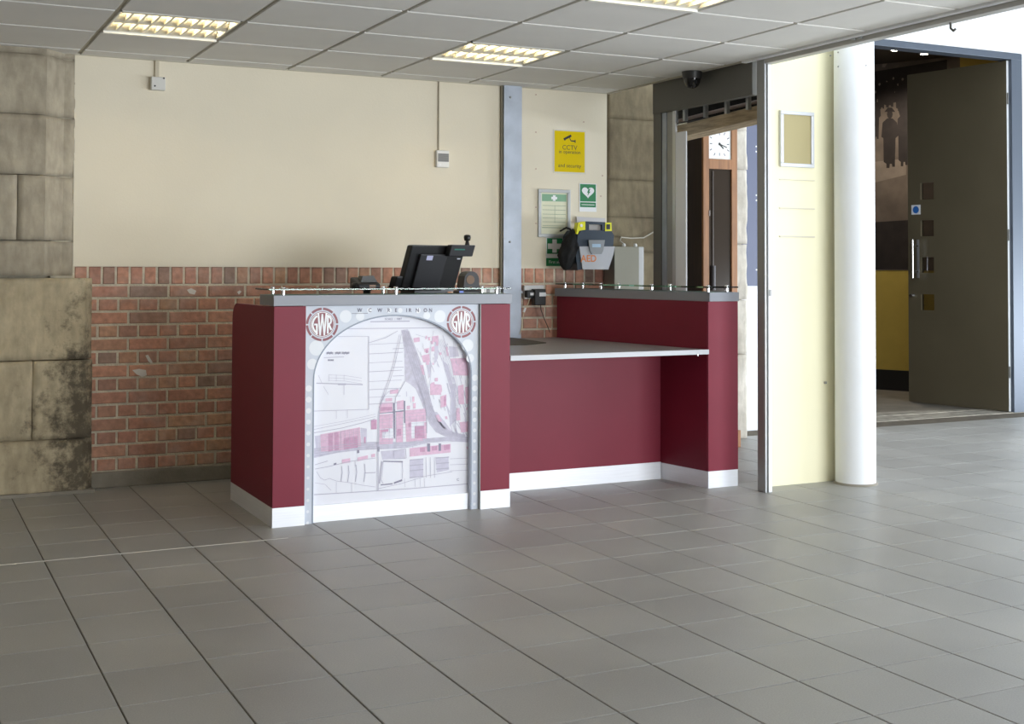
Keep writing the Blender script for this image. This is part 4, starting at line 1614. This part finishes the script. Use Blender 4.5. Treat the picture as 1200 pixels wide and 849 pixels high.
def wsheet(mb, poly, off):
    return mb.add([wpt(u, off, min(z, 3.375)) for u, z in poly], [tuple(range(len(poly)))])


def wpx(px, py):
    d = ray(px, py)
    den = d.x * WN.x + d.y * WN.y
    k = ((W0.x - CAM.x) * WN.x + (W0.y - CAM.y) * WN.y) / den
    q = CAM + d * k
    return (q - W0).xy.dot(WD.xy), q.z


mb = MB()
wsheet(mb, [wpx(*p_) for p_ in ((1000, 88), (1110, 70), (1110, 150), (1062, 160), (1050, 120), (1000, 130))], .0046)
wsheet(mb, [wpx(*p_) for p_ in ((1000, 262), (1066, 258), (1066, 316), (1000, 316))], .0046)
mb.build('dark_crowd_print', M_sep2, mu, flat=True)
mb = MB()
wsheet(mb, [wpx(*p_) for p_ in ((1034, 72), (1053, 67), (1053, 71), (1040, 74), (1037, 79), (1034, 79))], .0052)
for (px, py, r) in ((1040, 96, 1.5), (1047, 92, 1.3), (1053, 99, 1.5), (1031, 99, 1.4), (1058, 93, 1.3), (1036, 106, 1.7), (1050, 108, 1.5), (1026, 108, 1.4), (1044, 103, 1.3), (1029, 118, 1.6), (1057, 110, 1.4)):
    c_ = wpx(px, py)
    wsheet(mb, [(c_[0] + r * .009 * math.cos(k * .785), c_[1] + r * .011 * math.sin(k * .785)) for k in range(8)], .0052)
wsheet(mb, [wpx(*p_) for p_ in ((1022, 190), (1062, 186), (1062, 205), (1022, 215))], .0046)
mb.build('pale_print', M_sep1, mu, flat=True)


def figure(cx_, top, bot, wd, off):
    """walking figure of the printed crowd: head, hat, shoulders, long coat, feet"""
    mbf = MB()
    h = bot - top
    body = [(-.16, .17), (-.42, .24), (-.5, .48), (-.38, .50), (-.36, .9), (-.2, .93), (-.2, 1.0), (-.02, 1.0), (.0, .93), (.12, .93), (.14, .98), (.3, .98), (.3, .9), (.34, .5), (.5, .46), (.42, .24), (.16, .17)]
    wsheet(mbf, [wpx(cx_ + a_ * wd, top + b_ * h) for a_, b_ in body], off)
    wsheet(mbf, [wpx(cx_ + .17 * wd * math.cos(k * .628), top + h * (.10 + .075 * math.sin(k * .628))) for k in range(10)], off)
    wsheet(mbf, [wpx(cx_ + a_ * wd, top + b_ * h) for a_, b_ in ((-.32, .06), (.32, .06), (.2, .02), (.12, -.01), (-.12, -.01), (-.2, .02))], off)
    return mbf.build('printed_figure', M_sep2, mu, flat=True)


for a_ in ((1043, 127, 197, 20, .0058), (1059, 122, 195, 16, .0060), (1026, 112, 164, 13, .0058), (1042, 90, 126, 17, .0056), (1033, 100, 128, 11, .0055), (1055, 96, 130, 13, .0056), (1016, 105, 170, 14, .0058)):
    figure(*a_)

# ------------------------------------------------------------------ things on the back wall
PW = YW - .012


def pbox(px0, py0, px1, py1, yf, yb_, bev=.002):
    a_, b_ = atY(px0, py0, yf), atY(px1, py1, yf)
    return MB().box(a_.x, b_.x, yf, yb_, b_.z, a_.z, bev), a_, b_


mb, a, b = pbox(177.5, 89.5, 194, 106, PW - .04, PW - .0005, .004)
t = thing('junction_box', 'small square white electrical box on the plaster under the ceiling', 'junction box', ((a.x + b.x) / 2, PW - .02, b.z))
mb.build('box', mat('box_white', (214, 212, 206), .5), t)
cxm = (a.x + b.x) / 2 - .004
MB().box(cxm - .011, cxm + .011, PW - .014, PW - .0005, a.z, ZC - .003).build('trunking', mat('cream_trunking', (198, 188, 166), .6), t)
for (dx, dz) in ((.02, .022), (.07, .07)):
    MB().lathe((a.x + dx, PW - .04, b.z + dz), [(.005, 0), (.005, -.002)], 10, 'y').build('screw', M_black, t)

mb, a, b = pbox(512, 176, 526.5, 196.5, PW - .03, PW - .0005, .004)
t = thing('thermostat', 'white room thermostat with grey grille below a thin surface cable', 'thermostat', ((a.x + b.x) / 2, PW - .015, b.z))
mb.build('case', mat('thermostat_white', (232, 230, 226), .4), t)
h_ = a.z - b.z
gr = MB().box(a.x + .008, b.x - .004, PW - .0315, PW - .029, b.z + h_ * .33, a.z - h_ * .18).build('grille', mat('grille_grey', (150, 150, 148), .6), t)
for k in range(5):
    z = b.z + h_ * (.37 + .09 * k)
    MB().box(a.x + .010, b.x - .006, PW - .0335, PW - .0315, z, z + .004).build('slat', mat('slat_grey', (120, 120, 120), .6), gr)
MB().box(a.x + .016, a.x + .026, PW - .0320, PW - .029, b.z + .012, b.z + .022).build('button', M_whiteprint, t)
MB().tube([(a.x + .021, PW - .006, a.z - .002), (a.x + .021, PW - .006, ZC - .003)], .0055, 8).build('cable', mat('cable_beige', (176, 166, 146), .6), t)

# yellow camera notice
mb, a, b = pbox(648.5, 151.5, 686.5, 204.5, PW - .0025, PW - .0005, 0)
t = thing('camera_notice', 'laminated yellow camera warning notice on the cream board', 'sign', ((a.x + b.x) / 2, PW, b.z))
mb.build('laminate', mat('clear_laminate', (222, 216, 200), .12), t)
MB().box(a.x + .009, b.x - .009, PW - .0032, PW - .0026, b.z + .011, a.z - .008).build('yellow_sheet', mat('sign_yellow', (224, 196, 24), .14), t)
wd, ht = b.x - a.x, a.z - b.z
Yp = PW - .0036
mb = MB()


def sp_(u, v):
    return (a.x + wd * u, a.z - ht * v)


mb.sheet([sp_(*q) for q in ((.32, .19), (.53, .10), (.56, .145), (.35, .235))], Yp)
mb.sheet([sp_(*q) for q in ((.30, .20), (.33, .185), (.37, .24), (.34, .25))], Yp)
mb.stroke([sp_(.49, .17), sp_(.53, .24)], .006, Yp)
mb.stroke([sp_(.53, .245), sp_(.66, .25)], .008, Yp)
mb.stroke([sp_(.665, .215), sp_(.665, .285)], .007, Yp)
mb.build('camera_pictogram', M_black, t, flat=True)
mb = MB()
for tx, v, s in (('CCTV', .405, .044), ('in operation', .505, .034), ('and security', .82, .036)):
    add_text(mb, tx, (a.x + b.x) / 2, a.z - ht * v, Yp, s, 1.0)
mb.build('lettering', mat('print_black', (40, 36, 20), .5), t, flat=True)

# first aid list in a silver frame
mb, a, b = pbox(631, 221.5, 668.5, 278.5, PW - .012, PW - .0005, .002)
t = thing('first_aid_notice', 'silver framed green first aid list on the cream board', 'frame', ((a.x + b.x) / 2, PW, b.z))
fw = .022
q_ = MB()
q_.box(a.x, b.x, PW - .014, PW - .0005, a.z - fw, a.z, .002)
q_.box(a.x, b.x, PW - .014, PW - .0005, b.z, b.z + fw, .002)
q_.box(a.x, a.x + fw, PW - .014, PW - .0005, b.z + fw, a.z - fw, .002)
q_.box(b.x - fw, b.x, PW - .014, PW - .0005, b.z + fw, a.z - fw, .002)
q_.build('frame', mat('grey_silver_frame', (176, 178, 178), .4, metal=.4), t)
MB().box(a.x + fw, b.x - fw, PW - .006, PW - .001, b.z + fw, a.z - fw).build('list_sheet', mat('list_paper', (226, 226, 200), .25), t)
wd, ht = b.x - a.x, a.z - b.z
Yp = PW - .0065
M_green = mat('sign_green', (36, 128, 78), .35)
M_lgreen = mat('pale_sign_green', (128, 172, 140), .35)
q_ = MB()
q_.sheet([sp_(*k) for k in ((.12, .10), (.88, .10), (.88, .25), (.12, .25))], Yp)
q_.build('green_band', M_lgreen, t, flat=True)
q_ = MB()
q_.sheet([sp_(*k) for k in ((.46, .12), (.54, .12), (.54, .24), (.46, .24))], Yp - .0004)
q_.sheet([sp_(*k) for k in ((.41, .155), (.59, .155), (.59, .205), (.41, .205))], Yp - .0006)
q_.build('white_cross', M_whiteprint, t, flat=True)
q_ = MB()
for v in (.34, .43, .52, .60, .68, .76):
    q_.stroke([sp_(.14, v), sp_(.86, v)], .0022, Yp)
q_.stroke([sp_(.52, .34), sp_(.52, .70)], .0022, Yp)
q_.stroke([sp_(.12, .80), sp_(.88, .80)], .004, Yp)
q_.build('ruled_lines', mat('green_ink', (96, 128, 96), .5), t, flat=True)

# defibrillator sign with heart
mb, a, b = pbox(679, 215, 699, 248.5, PW - .003, PW - .0005, 0)
t = thing('heart_sign', 'green defibrillator sign with white heart above the medical case', 'sign', ((a.x + b.x) / 2, PW, b.z))
mb.build('plate', M_whiteprint, t)
wd, ht = b.x - a.x, a.z - b.z
Yp = PW - .0034
q_ = MB()
q_.sheet([sp_(*k) for k in ((.04, .02), (.96, .02), (.96, .64), (.04, .64))], Yp)
q_.sheet([sp_(*k) for k in ((.04, .67), (.96, .67), (.96, .84), (.04, .84))], Yp)
q_.build('green_print', M_green, t, flat=True)
q_ = MB()
hp = []
for k in range(36):
    th = 2 * math.pi * k / 36
    hx_ = 16 * math.sin(th) ** 3
    hz_ = 13 * math.cos(th) - 5 * math.cos(2 * th) - 2 * math.cos(3 * th) - math.cos(4 * th)
    hp.append((a.x + wd * (.5 + hx_ / 16 * .36), a.z - ht * (.30 - hz_ / 16 * .22)))
q_.sheet(hp, Yp - .0004)
q_.stroke([sp_(.12, .755), sp_(.88, .755)], .004, Yp - .0004)
q_.build('white_heart', M_whiteprint, t, flat=True)
q_ = MB()
q_.sheet([sp_(*k) for k in ((.52, .20), (.64, .17), (.57, .28), (.64, .28), (.46, .44), (.51, .32), (.45, .32))], Yp - .0008)
q_.build('green_bolt', M_green, t, flat=True)

# first aid sign
mb, a, b = pbox(640, 278.5, 660, 312, PW - .003, PW - .0005, 0)
t = thing('first_aid_sign', 'green and white cross sign half hidden by the black bag', 'sign', ((a.x + b.x) / 2, PW, b.z))
mb.build('plate', M_whiteprint, t)
wd, ht = b.x - a.x, a.z - b.z
Yp = PW - .0034
q_ = MB()
q_.sheet([sp_(*k) for k in ((.05, .02), (.95, .02), (.95, .57), (.05, .57))], Yp)
q_.sheet([sp_(*k) for k in ((.0, .72), (1.0, .72), (1.0, 1.0), (.0, 1.0))], Yp)
q_.build('green_print', M_green, t, flat=True)
q_ = MB()
q_.sheet([sp_(*k) for k in ((.36, .06), (.62, .06), (.62, .53), (.36, .53))], Yp - .0004)
q_.sheet([sp_(*k) for k in ((.10, .21), (.90, .21), (.90, .40), (.10, .40))], Yp - .0006)
q_.build('white_cross', M_whiteprint, t, flat=True)
q_ = MB()
add_text(q_, 'First aid', (a.x + b.x) / 2, a.z - ht * .86, Yp - .0005, .028)
q_.build('lettering', M_whiteprint, t, flat=True)

# defibrillator case on its wall bracket
t = thing('defibrillator_case', 'dark blue and grey defibrillator case with yellow corner tabs on the wall', 'medical case', (4.22, 7.34, 1.24))
M_navy = mat('navy_case', (30, 48, 66), .45)
M_casegrey = mat('case_grey', (176, 178, 184), .4)
M_tabyel = mat('tab_yellow', (228, 226, 30), .4)
yf = 7.22


def ppoly(lst, y0, y1):
    return MB().prism_y([(atY(px, py, y0).x, atY(px, py, y0).z) for px, py in lst], y0, y1)


ppoly([(677, 317), (681, 316), (712, 316), (718, 296), (719.5, 276), (716, 270), (681, 270), (677, 276), (675, 300)], yf + .012, YW - .03).build('case_body', M_navy, t)
ppoly([(679, 289), (720.5, 289), (719, 298), (713, 316), (683, 316), (681, 303)], yf, yf + .011).build('lower_cover', M_casegrey, t)
lt = ppoly([(690, 281.5), (709, 281.5), (707, 294), (705, 298), (694, 298), (691.5, 294)], yf - .012, yf - .0005)
lt = lt.build('latch', mat('latch_grey', (138, 142, 146), .4), t)
ppoly([(694, 286), (704, 286), (704, 290), (694, 290)], yf - .014, yf - .0125).build('window', mat('pale_blue_window', (176, 200, 222), .2), lt)
ppoly([(675.5, 274), (678, 261), (686, 259.5), (686, 269.5), (679, 270.5), (677, 275)], yf + .01, yf + .06).build('corner_tab', M_tabyel, t)
ppoly([(709.5, 261), (716.5, 261), (717, 271), (709, 271)], yf + .01, yf + .06).build('corner_tab', M_tabyel, t)
MB().lathe((atY(682, 264.5, yf).x, yf + .009, atY(682, 264.5, yf).z), [(.010, 0), (.010, -.003)], 12, 'y').build('button', M_whiteprint, t)
ppoly([(711, 263), (715, 263), (715, 269), (711, 269)], yf + .007, yf + .0095).build('clip', M_black, t)
hb = ppoly([(686.2, 259.5), (709.2, 260.5), (709, 271), (705.5, 271), (705.5, 263.5), (690, 263), (690, 270), (686.2, 270)], yf + .012, yf + .055)
hb.build('handle', M_navy, t)
ppoly([(690.3, 263.5), (705.3, 264), (705.3, 269.9), (690.3, 269.9)], yf + .03, yf + .05).build('label_patch', mat('grey_label', (170, 166, 164), .5), t)
q_ = MB()
p1 = atY(689.8, 303.5, yf)
add_text(q_, 'AED', p1.x, p1.z, yf - .0006, .062, 1.0, bold=True)
q_.build('lettering', mat('label_orange', (206, 120, 58), .5), t, flat=True)
ppoly([(676, 254), (709, 256), (709, 262), (676, 262)], YW - .03, YW - .013).build('bracket', mat('clear_bracket', (206, 204, 206), .3), t)

# black bag hanging beside it
t = thing('black_bag', 'black fabric bag hanging between the first aid sign and the defibrillator case', 'bag', (3.96, 7.27, 1.24))
bm = bmesh.new()
bmesh.ops.create_icosphere(bm, subdivisions=4, radius=1)
c0 = atY(669, 292, 7.26)
for v in bm.verts:
    k = v.co.copy()
    zf = (k.z + 1) / 2
    wdh = .020 + .028 * (1 - zf) ** .8 + .018 * math.sin(zf * 3.1)
    nz_ = noise.fractal(k * 2.2, .8, 2, 4) * .20
    x_ = k.x * wdh * 1.25 * (1 + nz_) - (1 - zf) * .032 + zf * .020
    v.co = Vector((c0.x + x_, 7.27 + k.y * .045 * (1 + nz_), c0.z + k.z * .138 - .003))
mbb = MB().bm(bm, True)
mbb.build('bag_body', M_blacksoft, t)
a = atY(672, 272, 7.27)
MB().tube([(a.x - .01, 7.27, a.z - .03), (a.x - .008, 7.30, a.z + .02), (a.x - .005, 7.36, a.z + .03), (a.x - .004, 7.445, a.z + .01)], .006, 8).build('strap', M_blacksoft, t)

# grey enclosure on the stone pier
mb, a, b = pbox(720, 289, 749, 340, 7.30, 7.438, .004)
t = thing('grey_enclosure', 'grey metal enclosure on the rough stone pier beside the defibrillator case', 'electrical box', ((a.x + b.x) / 2, 7.37, b.z))
mb.build('box', mat('enclosure_grey', (140, 138, 124), .5, metal=.1), t)
MB().box(b.x + .001, b.x + .045, 7.31, 7.438, b.z, a.z, .006).build('side_cover', mat('enclosure_light', (196, 198, 200), .45), t)
for px in (731, 744.5):
    q = atY(px, 288, 7.36)
    MB().lathe((q.x, 7.36, a.z), [(.013, 0), (.013, .014), (.008, .022)], 14).build('gland', M_whiteprint, t)
q = atY(731, 285, 7.36)
pp = [(q.x, 7.36, a.z + .02), (q.x - .03, 7.36, a.z + .04), (q.x - .01, 7.38, a.z + .065), (q.x + .09, 7.42, a.z + .06), (q.x + .20, 7.425, a.z + .065), (q.x + .29, 7.425, a.z + .11)]
MB().tube(pp, .0045, 8).build('cable', mat('cable_white', (196, 192, 180), .5), t)

# sockets, plugs and leads
M_sock = mat('socket_white', (224, 226, 228), .35)
s1, a, b = pbox(614.5, 334.5, 637.5, 350.5, YW - .035, YW - .004, .003)
t = thing('wall_socket', 'white double wall socket with black plugs above the worktop', 'socket', ((a.x + b.x) / 2, YW - .02, b.z))
s1.build('plate', M_sock, t)
MB().box(a.x - .02, a.x - .001, YW - .02, YW - .004, (a.z + b.z) / 2 - .008, (a.z + b.z) / 2 + .008).build('conduit_stub', M_alu, t)
s2, a2, b2 = pbox(565, 336, 592, 350, YW - .035, YW - .004, .003)
t5 = thing('wall_socket', 'white double wall socket half hidden behind the counter shelf and glass', 'socket', ((a2.x + b2.x) / 2, YW - .02, b2.z))
s2.build('plate', M_sock, t5)
for px in (572, 584):
    q = atY(px, 341, YW - .036)
    MB().box(q.x - .012, q.x + .012, YW - .04, YW - .0355, q.z - .012, q.z + .010, .002).build('switch', mat('switch_grey', (150, 150, 152), .4), t5)
s3, a3, b3 = pbox(617.5, 340.5, 626, 349, YW - .075, YW - .0358, .006)
t6 = thing('power_plug', 'small black plug with thin cream lead in the wall socket', 'plug', ((a3.x + b3.x) / 2, YW - .05, b3.z))
s3.build('plug_body', M_black, t6)
MB().box(a3.x + .024, b3.x - .003, YW - .077, YW - .0755, b3.z + .015, b3.z + .032).build('sticker', M_whiteprint, t6)
c_ = [atY(px, py, YW - .055) for px, py in ((621, 348.5), (619, 356), (614.5, 364), (612.5, 374), (611, 386), (609, 392))]
lead = MB().tube(c_, .0028, 8).build('lead', mat('lead_cream', (214, 200, 168), .5), t6)
MB().tube([atY(615.5, 361, YW - .055), atY(613.8, 366, YW - .055)], .008, 10).build('inline_switch', M_whiteprint, lead)
s4, a4, b4 = pbox(627, 339, 640, 358, YW - .095, YW - .0358, .006)
t7 = thing('power_adapter', 'black mains adapter with dark lead beside the small plug', 'power adapter', ((a4.x + b4.x) / 2, YW - .06, b4.z))
s4.build('adapter_body', M_black, t7)
MB().box(a4.x + .032, b4.x - .002, YW - .0965, YW - .0952, a4.z - .048, a4.z - .022).build('sticker', M_whiteprint, t7)
c_ = [atY(px, py, YW - .065) for px, py in ((633.5, 357.5), (634, 363), (637, 372), (641, 381), (644.5, 390))]
MB().tube(c_, .0032, 8).build('lead', mat('lead_brown', (74, 62, 50), .5), t7)

# ------------------------------------------------------------------ things on and behind the counter
# dark folder on the worktop
q_ = [atZ(px, py, .793) for px, py in ((590, 404.5), (590, 395.5), (606, 397), (640, 402), (617, 404.2))]
o = MB().prism_z([(v.x, v.y) for v in q_], .7905, .796).build('flat_folder', mat('dark_olive_card', (70, 64, 50), .6))
tag(o, 'flat dark folder lying on the grey worktop', 'folder')

# till terminal seen from behind
base = Vector((2.672, 6.52, 0.7905))
YAWT = math.radians(16)
t = thing('till_terminal', 'black touch screen till seen from behind with small customer display', 'till', tuple(base))
t.rotation_euler = (0, 0, 0)
ct, stn = math.cos(YAWT), math.sin(YAWT)


def loc(x, y, z):
    """till coordinates: x along the screen, -y towards the viewer"""
    return Vector((base.x + x * ct - y * stn, base.y + x * stn + y * ct, base.z + z))


def tbox(x0, x1, y0, y1, z0, z1, lean=0.0, bev=.006):
    mb_ = MB().box(x0, x1, y0, y1, z0, z1, bev)
    c0_ = z0
    mb_.v = [loc(v.x + SL * (v.z - .33) * (1 if lean else 0), v.y - lean * (v.z - .33), v.z) for v in mb_.v]
    return mb_


SL = 0.05
M_till = mat('till_black', (20, 20, 22), .42)
M_till2 = mat('till_charcoal', (34, 34, 38), .5)
tbox(-.13, .17, -.10, .14, 0, .05).build('base', M_till, t)
tbox(-.10, .14, -.03, .10, .05, .34).build('pedestal', M_till, t)
sc = tbox(-.195, .185, -.03, .02, .335, .585, .35, .008).build('screen_back', M_till, t)
tbox(-.135, .055, -.050, -.0305, .345, .535, .35, .006).build('rear_cover', M_till2, sc)
tbox(-.092, -.050, -.0525, -.0505, .502, .527, .35, 0).build('asset_label', mat('label_lilac', (176, 176, 206), .5), sc)
dsp = tbox(.035, .205, -.085, -.045, .525, .588, .35, .004).build('customer_display', M_till2, t)
tbox(.06, .135, -.0862, -.0852, .559, .566, .35, 0).build('green_readout', mat('display_teal', (44, 112, 100), .4), dsp)
tbox(.105, .128, -.0762, -.0752, .508, .514, .35, 0).build('maker_badge', mat('badge_grey', (190, 190, 200), .4), dsp)
mbx = MB()
k0 = loc(.165 + SL * .26, -.15, .588)
wc = MB().tube([k0, k0 + Vector((0, 0, .022))], [.014, .009], 12)
wc.build('scanner_neck', M_till, t)
MB().lathe(k0 + Vector((0, 0, .040)), [(.008, -.018), (.017, -.014), (.020, 0), (.018, .014), (.008, .018)], 18).build('scanner_head', M_till, t)
tbox(-.235, -.185, -.02, .04, .345, .415, .35, .008).build('card_swipe', M_till, t)
tbox(.03, .12, -.104, -.100, .33, .345, 0, .001).build('port_label', mat('port_grey', (110, 112, 116), .5), t)

# receipt printer behind the till
q = atY(548, 340, 6.75)
t = thing('receipt_printer', 'black receipt printer with paper roll just past the till', 'printer', (q.x, 6.75, .7905))
MB().box(q.x - .06, q.x + .06, 6.69, 6.83, .7905, 1.12, .008).build('stand', M_till, t)
pr_ = [(q.x - .05, 1.121)]
for k in range(9):
    an = math.pi - math.pi * k / 8
    pr_.append((q.x + .004 + .046 * math.cos(an), 1.185 + .046 * math.sin(an)))
pr_.append((q.x + .055, 1.121))
MB().prism_y(pr_, 6.70, 6.80).build('cover', M_till2, t)
MB().lathe((q.x - .005, 6.6995, 1.182), [(.026, 0), (.026, -.002)], 18, 'y').build('paper_roll', mat('kraft_roll', (120, 96, 76), .6), t)
q2 = atY(541, 341.5, 6.68)
MB().box(q2.x - .012, q2.x + .014, 6.684, 6.6895, 1.085, 1.118, 0).build('blue_sticker', mat('sticker_blue', (90, 120, 214), .4), t)

# card payment terminal on a stand
q = atY(430, 340, 6.50)
t = thing('card_reader', 'black card payment terminal on a short stand behind the glass shelf', 'card reader', (q.x, 6.5, .7905))
MB().lathe((q.x, 6.5, .7905), [(.06, 0), (.06, .01), (.02, .016), (.02, .335), (.03, .34)], 18).build('stand', M_till, t)
cb = MB().box(-.065, .065, -.04, .10, 0, .032, .010)
cb.v = [Vector((q.x + v.x, 6.5 + v.y, 1.132 + v.z + .26 * max(0, v.y + .04) * (v.z > .016) + .0)) for v in cb.v]
cb = cb.build('terminal_body', M_till2, t)
hd_ = MB().prism_y([(q.x - .04, 1.165), (q.x - .028, 1.205), (q.x + .035, 1.207), (q.x + .058, 1.168)], 6.49, 6.56)
hd_.build('printer_hood', M_till, t)
MB().box(q.x + .0, q.x + .035, 6.457, 6.4595, 1.148, 1.158, 0).build('status_strip', mat('strip_tan', (150, 110, 84), .4), t)
MB().lathe((q.x - .062, 6.50, 1.150), [(.010, -.02), (.026, -.016), (.028, .0), (.024, .016), (.01, .02)], 16).build('scroll_cap', M_till, t)

# flat printed marks too small to pick apart stay joined
for o in SC.objects:
    if o.name.split('.')[0] in ('dot_print', 'letter_print', 'line_print', 'caption_print', 'building_print', 'building_shade', 'dark_print', 'pale_tone', 'track_tone', 'rail_tone', 'hour_marks', 'ruled_lines', 'dark_crowd_print', 'pale_print', 'pale_marks', 'lettering'):
        o['kind'] = 'stuff'
